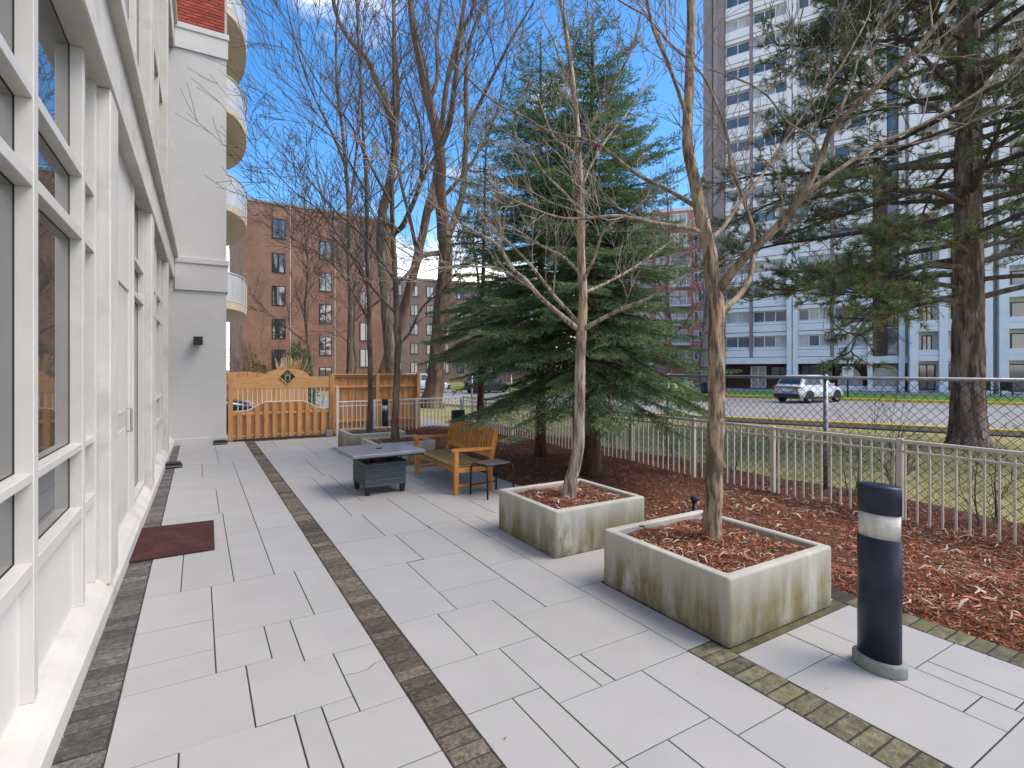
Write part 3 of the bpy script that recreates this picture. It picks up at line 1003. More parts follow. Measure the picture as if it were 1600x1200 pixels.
# ---------------- brown brick block beyond the gate
BB = thing('brick_apartment_block', 'brown brick apartment block beyond the cedar gate with scattered dark windows', 'building', (3.3, 52, 0))
MB().box(0, 13.6, 0, 22, -0.6, 16.6).build('wall', m_brown_bw, BB)
MB().cbox(-0.06, 13.66, -0.06, 22, 16.6, 16.82, 0.01).build('coping', m_castc, BB)
for x in (3.95, 7.95):
    MB().box(x, x + 0.05, -0.02, 0.0, -0.5, 16.6).build('movement_joint', m_conc_w, BB)
for x, zs in ((3.0, (14.4, 11.3, 8.3, 5.3, 2.5)), (7.1, (12.9, 9.9, 6.9, 3.8, 0.9)), (10.9, (14.3, 11.4, 8.4, 5.3, 2.7))):
    for z in zs:
        far_window(BB, x - 0.56, x + 0.56, z - 0.90, z + 0.90, 0.0, 2, m_black, m_glass, 0.07)
# ---------------- weathered brick block further off
GB = thing('weathered_brick_block', 'weathered grey-brown brick block seen behind the bare trees', 'building', (19.5, 78, 0), math.radians(-6))
MB().box(0, 34, 0, 18, -0.6, 15.4).build('wall', m_grey_bw, GB)
MB().box(-0.1, 34.1, -0.1, 18, 15.4, 15.7).build('coping', m_castc, GB)
for i in range(13):
    for k in range(5):
        far_window(GB, 1.0 + i * 2.5, 2.2 + i * 2.5, 1.0 + k * 2.95, 2.7 + k * 2.95, 0.0, 2, m_black, m_glass_far, 0.09, RB)
# ---------------- rose brick block with white balconies
RBk = thing('rose_brick_block', 'rose-red brick block with white balconies glimpsed between spruce and pale tree', 'building', (47.5, 58.0, 0), math.radians(-46.9))
MB().box(0, 20, 0, 14, -0.6, 23).build('wall', m_red_bw, RBk)
MB().box(-0.1, 20.1, -0.1, 14, 23, 23.4).build('coping', m_tower, RBk)
for k in range(8):
    z = 2.2 + k * 2.6
    for i in range(4):
        x = 0.8 + i * 4.9
        bl = MB().box(x, x + 2.9, -1.3, -0.002, z, z + 0.2).build('balcony', m_tower, RBk)
        g = MB()
        g.box(x, x + 2.9, -1.3, -1.24, z + 0.95, z + 1.02)
        for q in range(11):
            g.box(x + q * 0.286, x + q * 0.286 + 0.05, -1.29, -1.25, z + 0.2, z + 0.95)
        g.build('balustrade', m_tower, bl)
        far_window(RBk, x + 0.3, x + 2.5, z + 0.25, z + 2.2, 0.0, 2, m_tower, m_glass_far, 0.1, RB)
        far_window(RBk, x + 3.35, x + 4.45, z + 0.6, z + 2.0, 0.0, 2, m_tower, m_glass_far, 0.1, RB)

# ---------------- white high-rise across the parking road (local x along the street, front at y = 0)
Z0, SH, NS = 2.45, 2.36, 17
TW = thing('white_tower', 'white concrete high-rise with banded windows across the parking road', 'building', st(54, 0), ST_RZ)
TOPZ = Z0 + SH * NS
MB().box(-12.2, 3.7, 0.45, 18, Z0 - 0.05, TOPZ + 1).build('wall', m_tower, TW)
MB().box(-12.0, 3.7, 2.6, 18, -0.4, Z0 - 0.06).build('ground_floor_wall', m_dark_bw, TW)
for (a, c) in ((-12.5, -11.7), (-11.2, -10.55)):
    MB().cbox(a, c, -0.25, 0.6, -0.4, TOPZ + 1.5, 0.02).build('corner_fin', m_fin, TW)
for (a, c) in ((-5.15, -4.75), (-4.68, -4.28), (0.95, 1.3), (3.1, 3.5)):
    MB().cbox(a, c, -0.3, 0.44, -0.4, TOPZ, 0.02).build('pier', m_tower, TW)
for (a, c) in ((-8.3, -8.05), (-1.75, -1.5)):
    MB().cbox(a, c, -0.02, 0.44, Z0 + 0.3, TOPZ, 0.01).build('pilaster', m_fin, TW)
BAYS = [(-10.5, -8.32, 2), (-8.03, -5.17, 3), (-4.26, -1.77, 3), (-1.48, 0.93, 2)]
MB().cbox(-12.2, 3.7, -0.02, 0.44, Z0 - 0.35, Z0 + 0.25, 0.02).build('soffit_beam', m_tower, TW)
for k in range(NS):
    z = Z0 + 0.3 + k * SH
    for (a, c, n_) in BAYS:
        sp = MB().cbox(a, c, 0.0, 0.44, z, z + 0.62, 0.015)
        sp.build('spandrel', m_tower, TW)
        MB().cbox(a, c, 0.10, 0.44, z + 0.66, z + 0.86, 0.01).build('sill_band', m_tower, TW)
        far_window(TW, a, c, z + 0.9, z + SH - 0.42, 0.40, n_, m_tower, m_glass_far, 0.07, RB)
        MB().cbox(a, c, 0.05, 0.44, z + SH - 0.40, z + SH - 0.06, 0.01).build('lintel', m_tower, TW)
    # brick and glass slot
    MB().box(1.3, 2.3, 0.2, 0.44, z, z + SH).build('brick_panel', m_dark_bw if k < 7 else m_tower, TW)
    far_window(TW, 2.3, 3.1, z + 0.05, z + SH - 0.05, 0.42, 1, m_black, m_glass_far, 0.06)
# ground floor: glazed entrance, doors, arched windows, brick
far_window(TW, -4.2, -1.6, 0.1, 2.05, 2.55, 4, m_black, m_glass_far, 0.09)
far_window(TW, -8.6, -7.2, -0.2, 1.9, 2.55, 2, m_tower, m_blind, 0.1)
far_window(TW, -6.8, -5.2, 0.9, 1.9, 2.55, 2, m_black, m_glass_far, 0.08)


def arch_window(par, xc, w_, zb, zt, y):
    pts = [(xc + w_ / 2 * math.cos(t), zb + (zt - zb) * math.sin(t)) for t in np.linspace(0, math.pi, 15)]
    f = MB().extr([(xc + (p - xc) * 1.06, zb + (q - zb) * 1.08 - 0.02) for p, q in pts], lambda a, c_, t: (a, y - t, c_), 0.08).build('arched_window', m_black, par)
    MB().extr(pts, lambda a, c_, t: (a, y - 0.09 - t, c_), 0.02).build('pane', m_blind, f)


arch_window(TW, -0.3, 1.9, 0.2, 1.75, 1.4)
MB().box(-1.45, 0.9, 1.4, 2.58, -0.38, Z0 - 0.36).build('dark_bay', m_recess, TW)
arch_window(TW, 2.3, 2.5, 0.2, 1.95, 1.0)
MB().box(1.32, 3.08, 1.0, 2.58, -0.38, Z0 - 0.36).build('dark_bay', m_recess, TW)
MB().cbox(-1.2, 3.0, 0.3, 0.44, -0.38, 0.18, 0.01).build('low_wall', m_tower, TW)
# lower wing to the right of the pine
WG = thing('white_wing', 'white concrete wing with deep balconies to the right of the pine trunk', 'building', st(53, 0), ST_RZ)
MB().box(3.72, 24, 1.2, 18, -0.4, 40).build('wall', m_tower, WG)
for x in (3.75, 5.6, 8.2, 9.1, 12.2, 15.6, 19):
    MB().cbox(x, x + 0.55, -0.2, 1.2, -0.4, 40.2, 0.02).build('pier', m_tower, WG)
for k in range(17):
    z = Z0 - 0.2 + k * SH
    for (a, c) in ((4.32, 5.58), (6.17, 8.18), (9.67, 12.18), (12.77, 15.58), (16.17, 18.98)):
        bl = MB().cbox(a, c, -0.1, 1.2, z, z + 0.42, 0.015).build('balcony', m_tower, WG)
        MB().cbox(a, c, -0.08, 0.02, z + 0.44, z + 0.9, 0.01).build('parapet', m_tower, bl)
        far_window(WG, a + 0.3, c - 0.3, z + 0.7, z + 2.1, 1.2, 2, m_black, m_glass_far, 0.08, RB)
for (a, c) in ((4.4, 5.5), (6.3, 7.4), (9.8, 12.0), (12.9, 15.4)):
    far_window(WG, a, c, -0.1, 2.0, 1.2, 2, m_black, m_glass_far, 0.08)

# ================================================================= OBJECTS
# ---------------- concrete planters
def planter_mat():
    m = bpy.data.materials.new('stained_concrete')
    m.use_nodes = True
    t = m.node_tree
    p = t.nodes['Principled BSDF']
    p.inputs['Roughness'].default_value = 0.85
    p.inputs['Specular IOR Level'].default_value = 0.25
    tc = t.nodes.new('ShaderNodeTexCoord')
    oi = t.nodes.new('ShaderNodeObjectInfo')
    va = t.nodes.new('ShaderNodeVectorMath')
    sc = t.nodes.new('ShaderNodeMath')
    sc.operation = 'MULTIPLY'
    sc.inputs[1].default_value = 13
    t.links.new(oi.outputs['Random'], sc.inputs[0])
    t.links.new(tc.outputs['Object'], va.inputs[0])
    t.links.new(sc.outputs[0], va.inputs[1])

    def noise(scale, st_, det=7):
        mp = t.nodes.new('ShaderNodeMapping')
        mp.inputs['Scale'].default_value = st_
        t.links.new(va.outputs[0], mp.inputs[0])
        n_ = t.nodes.new('ShaderNodeTexNoise')
        n_.inputs['Scale'].default_value = scale
        n_.inputs['Detail'].default_value = det
        n_.inputs['Roughness'].default_value = 0.62
        t.links.new(mp.outputs[0], n_.inputs['Vector'])
        return n_.outputs['Fac']

    def rng(s_, a, b_, c=0, d=1):
        r = t.nodes.new('ShaderNodeMapRange')
        for k, v in (('From Min', a), ('From Max', b_), ('To Min', c), ('To Max', d)):
            r.inputs[k].default_value = v
        t.links.new(s_, r.inputs['Value'])
        return r.outputs[0]

    def math_(op, a, b_):
        q = t.nodes.new('ShaderNodeMath')
        q.operation = op
        q.use_clamp = True
        t.links.new(a, q.inputs[0])
        t.links.new(b_, q.inputs[1])
        return q.outputs[0]

    def mix(f, a, b_):
        x = t.nodes.new('ShaderNodeMix')
        x.data_type = 'RGBA'
        t.links.new(f, x.inputs[0])
        for i, c in ((6, a), (7, b_)):
            if isinstance(c, tuple):
                x.inputs[i].default_value = (*c, 1)
            else:
                t.links.new(c, x.inputs[i])
        return x.outputs[2]
    sp = t.nodes.new('ShaderNodeSeparateXYZ')
    t.links.new(tc.outputs['Object'], sp.inputs[0])
    low = rng(sp.outputs['Z'], 0.44, 0.16)
    run = rng(noise(5.5, (1, 1, 0.16)), 0.30, 0.56)
    col = mix(rng(noise(3, (1, 1, 1)), 0.3, 0.7), (0.53, 0.52, 0.45), (0.43, 0.425, 0.37))
    col = mix(math_('MULTIPLY', low, run), col, (0.20, 0.175, 0.085))
    col = mix(rng(noise(4.2, (1, 1, 0.3)), 0.60, 0.74), col, (0.60, 0.595, 0.56))
    foot = rng(sp.outputs['Z'], 0.12, 0.0, 0, 0.95)
    col = mix(math_('MULTIPLY', foot, rng(noise(9, (1, 1, 1)), 0.35, 0.6)), col, (0.10, 0.10, 0.065))
    t.links.new(col, p.inputs['Base Color'])
    bp = t.nodes.new('ShaderNodeBump')
    bp.inputs['Strength'].default_value = 0.25
    bp.inputs['Distance'].default_value = 0.006
    t.links.new(noise(50, (1, 1, 1)), bp.inputs['Height'])
    t.links.new(bp.outputs[0], p.inputs['Normal'])
    return m


m_planter = planter_mat()


def planter(x0, x1, y0, y1, h, label, nchip, th=0.065):
    t = thing('planter', label, 'planter', ((x0 + x1) / 2, (y0 + y1) / 2, 0), 0, 'concrete tree planters')
    a, c = (x1 - x0) / 2, (y1 - y0) / 2
    def rounded(a_, c_, r_):
        o_ = []
        for sx_, sy_, g0 in ((1, -1, -math.pi / 2), (1, 1, 0), (-1, 1, math.pi / 2), (-1, -1, math.pi)):
            for k_ in range(4):
                g_ = g0 + math.pi / 2 * k_ / 3
                o_.append((sx_ * (a_ - r_) + r_ * math.cos(g_), sy_ * (c_ - r_) + r_ * math.sin(g_)))
        return o_
    out = rounded(a, c, .022)
    inn = rounded(a - th, c - th, .012)
    b = MB()
    ch = 0.014
    rings = [(inset(out, .004), 0.002), (out, 0.008), (out, h - ch), (inset(out, ch * .3), h - ch * .3), (inset(out, ch), h), (inset(inn, -ch * .7), h), (inn, h - ch * .7), (inn, h - 0.16)]
    nr = len(out)
    for r, z in rings:
        b.v.extend([(x, y, z) for x, y in r])
    for k in range(len(rings) - 1):
        for i in range(nr):
            j = (i + 1) % nr
            b.f.append((k * nr + i, k * nr + j, (k + 1) * nr + j, (k + 1) * nr + i))
    b.f.append(tuple(reversed(range(nr))))
    b.build('box', m_planter, t)
    zs = h - 0.055
    zf = lambda x, y: zs + 0.03 * math.cos(x * 2.2) * math.cos(y * 2.2) + 0.008 * math.sin(x * 13 + y * 9)
    nn = 14
    gx2 = np.linspace(-a + th + .001, a - th - .001, nn)
    gy2 = np.linspace(-c + th + .001, c - th - .001, nn)
    sb = MB()
    sb.v = [(x, y, zf(x, y) - 0.004) for y in gy2 for x in gx2]
    sb.f = [(j * nn + i, j * nn + i + 1, (j + 1) * nn + i + 1, (j + 1) * nn + i) for j in range(nn - 1) for i in range(nn - 1)]
    sb.build('soil', m_soil, t, True)
    px = NR.uniform(-a + th + .03, a - th - .03, nchip)
    py = NR.uniform(-c + th + .03, c - th - .03, nchip)
    V, F, C = chips(nchip, px, py, zf, 0.010, 0.034, 0.06, 0.006)
    k = max(nchip // 12, 4)
    V2, F2, C2 = chips(k, px[:k], py[:k], zf, 0.03, 0.07, 0.40, 0.01)
    mo = raw_mesh('mulch', np.concatenate([V, V2]), np.concatenate([F, F2 + len(V)]), m_chip, t, np.concatenate([C, C2]))
    mo['kind'] = 'stuff'
    return t


planter(2.60, 3.68, 1.93, 3.02, 0.405, 'square concrete planter stained green, beside the navy bollard, holding a peeling-bark tree', 5200)
planter(2.58, 3.62, 3.60, 4.58, 0.400, 'square pale concrete planter next to the black stool, holding a pale-barked tree', 3600)
planter(2.46, 3.50, 8.40, 9.30, 0.385, 'square concrete planter directly behind the slate-topped table', 1200)
planter(2.43, 3.50, 9.90, 10.95, 0.385, 'square concrete planter closest to the cedar gate', 900)

# ---------------- bollard lights
def bollard(x, y, h, label, rz=0):
    t = thing('bollard_light', label, 'bollard', (x, y, 0), rz, 'navy bollard lights')
    ax, ay = 0.072, 0.104
    MB().lathe([(1.24, 0.0), (1.25, 0.012), (1.25, 0.055), (1.2, 0.066), (0.9, 0.068)], 36, 0, 0, ax, ay).build('base', m_castc, t, True)
    MB().lathe([(1.0, 0.066), (1.0, h - 0.275), (0.96, h - 0.272)], 36, 0, 0, ax, ay).build('post', m_navy, t, True)
    MB().lathe([(0.95, h - 0.272), (0.955, h - 0.144)], 36, 0, 0, ax, ay).build('lens', m_lens, t, True)
    MB().lathe([(0.94, h - 0.146), (1.0, h - 0.144), (1.0, h - 0.008), (0.97, h)], 36, 0, 0, ax, ay).build('cap', m_navy, t, True)
    return t


bollard(3.13, 1.40, 0.98, 'navy oval bollard light with frosted band on a concrete foot beside the near planter')
bollard(3.95, 12.72, 0.86, 'navy bollard light standing against the cedar fence boards')
# dark utility box by the railing corner
ub = thing('utility_box', 'small dark blue box on a post behind the bench near the railing', 'box', (5.6, 12.0, 0))
MB().tube([(0, 0, -0.02), (0, 0, 0.26)], 0.03, 8).build('post', m_navy, ub)
MB().cbox(-0.16, 0.16, -0.07, 0.07, 0.24, 0.58, 0.01).build('case', m_navy, ub)
MB().cbox(-0.15, 0.15, -0.076, -0.0705, 0.25, 0.57, 0.002).build('lid', m_navy, ub)
# low path light
pl_ = thing('path_light', 'short black path light standing in the mulch behind the near planter', 'light', (4.71, 3.94, 0.0))
MB().lathe([(0.035, -0.03), (0.035, 0.05), (0.026, 0.055), (0.026, 0.14)], 14).build('post', m_black, pl_, True)
MB().lathe([(0.038, 0.141), (0.042, 0.15), (0.042, 0.19), (0.034, 0.198)], 14).build('cap', m_navy, pl_, True)

# ---------------- doormat
dm = thing('doormat', 'dark red bristle doormat lying across the brick band at the white door', 'doormat', (-0.19, 5.85, 0.006), 0.0)
mb_ = MB()
q = [(-0.315, -0.53), (0.31, -0.52), (0.325, 0.49), (-0.31, 0.535)]
mb_.prism(q, 0.0, 0.011, 0.003).build('pile', m_mat, dm)
MB().prism([(x * 1.012, y * 1.008) for x, y in q], -0.002, 0.0045, 0.001).build('rubber_edge', m_blackpl, dm)

# ---------------- bait boxes
def bait(x, y, rz, label):
    t = thing('bait_station', label, 'box', (x, y, 0.002), rz, 'black bait stations along the wall')
    MB().cbox(-0.135, 0.135, -0.09, 0.09, 0.0, 0.055, 0.012).build('tray', m_blackpl, t)
    MB().cbox(-0.12, 0.12, -0.08, 0.075, 0.055, 0.088, 0.014).build('lid', m_blackpl, t)
    MB().cbox(-0.13, 0.13, -0.097, -0.088, 0.02, 0.03, 0.002).build('rim', m_motor, t)


bait(-0.36, 10.15, 0.05, 'low black plastic bait box on the brick band along the white wall')
bait(0.40, 12.80, 0.0, 'low black plastic bait box at the foot of the grey end wall by the gate')

# ---------------- fire-pit table
tb = thing('patio_table', 'square slate-topped patio table on a dark slatted box base', 'table', (2.055, 6.86, 0), math.radians(2))
HB = 0.272
for sx in (-1, 1):
    for sy in (-1, 1):
        b = MB()
        b.v = [(sx * (HB - .045) - .022, sy * (HB - .045) - .022, 0), (sx * (HB - .045) + .022, sy * (HB - .045) - .022, 0), (sx * (HB - .045) + .022, sy * (HB - .045) + .022, 0), (sx * (HB - .045) - .022, sy * (HB - .045) + .022, 0),
               (sx * (HB - .04) - .034, sy * (HB - .04) - .034, .125), (sx * (HB - .04) + .034, sy * (HB - .04) - .034, .125), (sx * (HB - .04) + .034, sy * (HB - .04) + .034, .125), (sx * (HB - .04) - .034, sy * (HB - .04) + .034, .125)]
        b.f = [(0, 3, 2, 1), (4, 5, 6, 7), (0, 1, 5, 4), (1, 2, 6, 5), (2, 3, 7, 6), (3, 0, 4, 7)]
        b.build('leg', m_black, tb)
        MB().tube([(sx * (HB - .05), sy * (HB - .05), .40), (sx * (HB - .05), sy * (HB - .05), .50)], .011, 6).build('support', m_black, tb)
MB().box(-HB + .012, HB - .012, -HB + .012, HB - .012, .12, .385).build('core', m_black, tb)
for k in range(9):
    z = .112 + k * .0325
    for s_ in (-1, 1):
        y = s_ * (HB - .004)
        MB().cbox(-HB, HB, min(y, y - s_ * .014), max(y, y - s_ * .014), z, z + .0265, .004).build('slat', m_wicker, tb)
        x = s_ * (HB - .004)
        MB().cbox(min(x, x - s_ * .014), max(x, x - s_ * .014), -HB + .016, HB - .016, z, z + .0265, .004).build('slat', m_wicker, tb)
MB().cbox(-HB - .006, HB + .006, -HB - .006, HB + .006, .402, .418, .004).build('shelf', m_black, tb)
for s_ in (-1, 1):
    MB().cbox(-.05 + s_ * .13, .05 + s_ * .13, -.012, .012, .42, .50, .003).build('bracket', m_black, tb)
MB().cbox(-.455, .455, -.42, .42, .498, .512, .003).build('apron', m_black, tb)
tp = MB().cbox(-.475, .475, -.44, .44, .5125, .552, .006).build('tabletop', m_tabletop, tb)
MB().lathe([(.045, .5525), (.045, .558), (.02, .561)], 18).build('umbrella_cap', m_black, tp)

# ---------------- wooden bench (faces the building; local x along its length, front at -y)
bn = thing('wooden_bench', 'oiled wooden garden bench with slatted arched back and weathered seat', 'bench', (3.10, 6.86, 0), math.radians(-90) + math.radians(-2))
LX, D2 = 0.765, 0.255
for s_ in (-1, 1):
    MB().cbox(s_ * LX - .03, s_ * LX + .03, -D2 - .028, -D2 + .028, 0, .545, .004).build('leg', m_bench, bn)
    lg = MB()
    lg.tube([(s_ * LX, D2 - .02, 0), (s_ * LX, D2 - .02, .34), (s_ * LX, D2 + .075, .80)], [.036, .036, .032], 4)
    lg.build('leg', m_bench, bn)
    arm = MB()
    arm.extr([(-D2 - .055, .545), (-D2 - .06, .575), (-D2 + .02, .585), (D2 + .03, .575), (D2 + .03, .548)], lambda a, c, t, s_=s_: (s_ * LX - .036 + t, a, c), .072)
    arm.build('armrest', m_bench, bn)
    MB().cbox(s_ * LX - .016, s_ * LX + .016, -D2 + .03, D2 - .05, .09, .125, .003).build('stretcher', m_bench, bn)
    MB().cbox(s_ * LX - .014, s_ * LX + .014, -D2 + .03, D2 - .04, .272, .33, .003).build('side_rail', m_bench, bn)
MB().cbox(-LX + .03, LX - .03, -D2 - .012, -D2 + .014, .272, .335, .003).build('front_rail', m_bench, bn)
for k in range(8):
    y = -D2 - .02 + k * .062
    z = .338 + (0.004 if k in (0, 7) else -.004 * math.sin(k / 7 * math.pi))
    MB().cbox(-LX + .032, LX - .032, y, y + .053, z, z + .02, .004).build('seat_slat', m_bench_s, bn)


def back_y(z):
    return D2 - .02 + (z - .34) * .205


ZL = .43
arch = lambda x: .735 + .075 * math.cos(x / LX * math.pi / 2)
NS_ = 17
pts = [(-LX + .03 + (2 * LX - .06) * k / 20) for k in range(21)]
tr = MB()
tr.extr([(x, arch(x) - .058) for x in pts] + [(x, arch(x) + .022) for x in reversed(pts)], lambda a, c, t: (a, back_y(c) - .016 + t, c), .032)
tr.build('top_rail', m_bench, bn)
lr = MB()
lr.extr([(-LX + .03, ZL), (LX - .03, ZL), (LX - .03, ZL + .052), (-LX + .03, ZL + .052)], lambda a, c, t: (a, back_y(c) - .014 + t, c), .028)
lr.build('lower_rail', m_bench, bn)
for k in range(NS_):
    x = -LX + .085 + k * (2 * LX - .17) / (NS_ - 1)
    s1 = MB()
    s1.extr([(x - .019, ZL + .045), (x + .019, ZL + .045), (x + .019, arch(x) - .05), (x - .019, arch(x) - .05)], lambda a, c, t: (a, back_y(c) - .007 + t, c), .014)
    s1.build('back_slat', m_bench, bn)

# ---------------- black stool
so = thing('black_stool', 'small black metal stool with bent tube legs beside the wooden bench', 'stool', (3.22, 5.88, 0), math.radians(8))
SW, SD, SHh = .205, .175, .40
MB().cbox(-SW + .02, SW - .02, -SD + .02, SD - .02, SHh + .004, SHh + .020, .005).build('seat', M('stool_seat', (.14, .145, .16), (.10, .105, .115), scale=8, rough=.4), so)
for s_ in (-1, 1):
    p_ = []
    r_ = .06
    x = s_ * SW
    p_ += [(x, -SD - .01, 0), (x, -SD, SHh - r_)]
    for t in np.linspace(0, math.pi / 2, 5)[1:]:
        p_.append((x - s_ * .012 * math.sin(t), -SD + r_ * (1 - math.cos(t)), SHh - r_ + r_ * math.sin(t)))
    for t in np.linspace(math.pi / 2, 0, 5):
        p_.append((x - s_ * .012 * math.sin(t), SD - r_ * (1 - math.cos(t)), SHh - r_ + r_ * math.sin(t)))
    p_ += [(x, SD + .01, 0)]
    MB().tube(p_, .0125, 8).build('leg_frame', m_black, so, True)
for sy in (-1, 1):
    MB().tube([(-SW + .012, sy * (SD - .06), SHh - .004), (SW - .012, sy * (SD - .06), SHh - .004)], .010, 6).build('cross_tube', m_black, so, True)
MB().tube([(-SW, SD, .12), (SW, SD, .12)], .008, 6).build('stretcher', m_black, so, True)

# ---------------- cedar gate
def board_x(par, name, x0, x1, z0, z1, y0, y1, mat=m_cedar):
    return MB().cbox(x0, x1, y0, y1, z0, z1, .004).build(name, mat, par)


gt = thing('cedar_gate', 'cedar gate with arched top, white bars and a diamond emblem at the patio end', 'gate', (0.56, 13.14, 0))
GW = 2.24
board_x(gt, 'post', 0, .095, .02, 1.445, -.045, .045)
board_x(gt, 'post', GW - .095, GW, .02, 1.445, -.045, .045)
MB().cbox(.006, .089, -.04, .04, -.02, .02, .003).build('post_foot', m_galv, gt)
board_x(gt, 'top_beam', .097, GW - .097, 1.165, 1.425, -.03, .03, m_cedar_h)
ax0, ax1, apk = .72, 1.70, 1.615
ap = MB()
cx_ = (ax0 + ax1) / 2
apts = [(ax0 + (ax1 - ax0) * k / 16, 1.43 + (apk - 1.43) * math.sqrt(max(0, 1 - ((k - 8) / 8) ** 2))) for k in range(17)]
ap.extr([(ax0, 1.427)] + apts[1:-1] + [(ax1, 1.427)], lambda a, c, t: (a, -.02 + t, c), .04)
ap.build('arch_board', m_cedar_h, gt)


def gate_top(x):
    u = (x - .1) / (GW - .2)
    lo_, hi_ = .665, .86
    f = min(1, max(0, (u - .10) / .24)) if u < .5 else min(1, max(0, (.93 - u) / .24))
    return lo_ + (hi_ - lo_) * (f * f * (3 - 2 * f))


NB = 23
pw = (GW - .19) / NB
for k in range(NB):
    x = .095 + k * pw
    front = (k % 2 == 1)
    zt = gate_top(x + pw / 2) - .015
    b = MB()
    zl, zr = gate_top(x) - .015, gate_top(x + pw) - .015
    y0, y1 = (-.042, -.022) if front else (.03, .05)
    e = .002 if front else .006
    b.extr([(x - e, .045), (x + pw + e, .045), (x + pw + e, zr), (x - e, zl)], lambda a, c, t, y0=y0, y1=y1: (a, y0 + t, c), y1 - y0)
    b.build('picket', m_cedar, gt)
for (z0, z1) in ((.075, .125), (.575, .63)):
    board_x(gt, 'rail', .097, GW - .097, z0, z1, -.020, .028, m_cedar_h)
cv = [(.097 + (GW - .194) * k / 30, -.008, gate_top(.097 + (GW - .194) * k / 30)) for k in range(31)]
MB().tube(cv, .012, 6).build('curved_rail', m_rail_w, gt, True)
for k in range(1, 21):
    x = .097 + (GW - .194) * k / 21
    MB().box(x - .008, x + .008, -.016, 0.0, gate_top(x) + .008, 1.165).build('bar', m_rail_w, gt)
MB().tube([(GW - .26, .02, .74), (GW - .15, .02, 1.16)], .012, 4).build('brace', m_cedar, gt)
# diamond emblem: dark plate, raised pale rim, two standing figures
em = MB()
ec = (1.215, 1.43)
rr_ = .19
dia = [(ec[0], ec[1] - rr_), (ec[0] + rr_, ec[1]), (ec[0], ec[1] + rr_), (ec[0] - rr_, ec[1])]
em.extr(dia, lambda a, c, t: (a, -.031 - t, c), .014)
emo = em.build('emblem', M('emblem_dark', (.02, .017, .012), (.045, .035, .015), scale=14, rough=.4), gt)
rim = MB()
for i in range(4):
    a, c = dia[i], dia[(i + 1) % 4]
    ia = (ec[0] + (a[0] - ec[0]) * .87, ec[1] + (a[1] - ec[1]) * .87)
    ic = (ec[0] + (c[0] - ec[0]) * .87, ec[1] + (c[1] - ec[1]) * .87)
    rim.extr([a, c, ic, ia], lambda p, q_, t: (p, -.045 - t, q_), .008)
rim.build('rim', m_gold, emo)
fg = MB()
for s_ in (-1, 1):
    x = ec[0] + s_ * .047
    fg.extr([(x - .011, ec[1] - .092), (x + .011, ec[1] - .092), (x + .012, ec[1] + .03), (x + .008, ec[1] + .072), (x - .008, ec[1] + .072), (x - .012, ec[1] + .03)], lambda p, q_, t: (p, -.045 - t, q_), .006)
fg.extr([(ec[0] - .045, ec[1] + .012), (ec[0] + .045, ec[1] + .012), (ec[0] + .045, ec[1] + .028), (ec[0] - .045, ec[1] + .028)], lambda p, q_, t: (p, -.0452 - t, q_), .005)
fg.extr([(ec[0] - .04, ec[1] + .07), (ec[0], ec[1] + .098), (ec[0] + .04, ec[1] + .07), (ec[0], ec[1] + .082)], lambda p, q_, t: (p, -.0454 - t, q_), .005)
fg.extr([(ec[0] - .012, ec[1] + .024), (ec[0] + .012, ec[1] + .024), (ec[0] + .008, ec[1] + .085), (ec[0] - .008, ec[1] + .085)], lambda p, q_, t: (p, -.0456 - t, q_), .005)
fg.extr([(ec[0] - .02, ec[1] - .105), (ec[0] + .02, ec[1] - .105), (ec[0] + .008, ec[1] - .09), (ec[0] - .008, ec[1] - .09)], lambda p, q_, t: (p, -.045 - t, q_), .005)
fg.build('emblem_figures', M('emblem_sage', (.36, .36, .24), rough=.4, metal=.3), emo)
gm = thing('gate_motor', 'small grey motor box at the foot of the cedar gate', 'box', (2.68, 13.0, 0))
MB().cbox(-.075, .075, -.06, .055, 0.0, .135, .012).build('housing', m_motor, gm)
MB().cbox(-.078, .078, -.063, .058, .135, .15, .006).build('lid', m_motor, gm)
tag(MB().box(.5, 2.95, 13.075, 13.55, -.03, -.008).build('gate_track', m_dark_asph), kind='structure')

# ---------------- cedar board fence right of the gate
cf = thing('cedar_fence', 'cedar board fence with three posts behind the white railing', 'fence', (2.84, 13.62, 0))
FL = 2.36
for x in (0.0, 1.14, FL - .09):
    board_x(cf, 'post', x, x + .09, -.05, 1.50 + (.03 if x > 2 else 0), -.06, .03)
nb = 26
for k in range(nb):
    x = .01 + k * (FL - .02) / nb
    y = .032 if k % 2 else .05
    board_x(cf, 'board', x - (.004 if k % 2 else 0), x + (FL - .02) / nb + (.004 if k % 2 else 0), -.04, 1.44, y, y + .018)
for z in (1.395, 1.13, .25):
    for (a, c) in ((.092, 1.138), (1.232, FL - .092)):
        board_x(cf, 'rail', a, c, z, z + .055, -.01, .03, m_cedar_h)
board_x(cf, 'cap', 0.092, FL - .092, 1.452, 1.48, -.04, .075, m_cedar_h)
# a second, further run of cedar fence seen through the gate bars
c2 = thing('cedar_fence', 'cedar fence with a rounded top panel standing behind the gate', 'fence', (0.35, 17.4, 0))
for k in range(20):
    x = k * .13
    zt = 1.36 + (.17 * math.sqrt(max(0, 1 - ((k - 5.5) / 5.5) ** 2)) if 0 <= k <= 11 else 0)
    board_x(c2, 'board', x + .002, x + .128, -.03, zt, 0 if k % 2 else .016, .02 if k % 2 else .036)
for z in (.3, 1.15):
    board_x(c2, 'rail', 0, 2.6, z, z + .07, -.042, -.002, m_cedar_h)

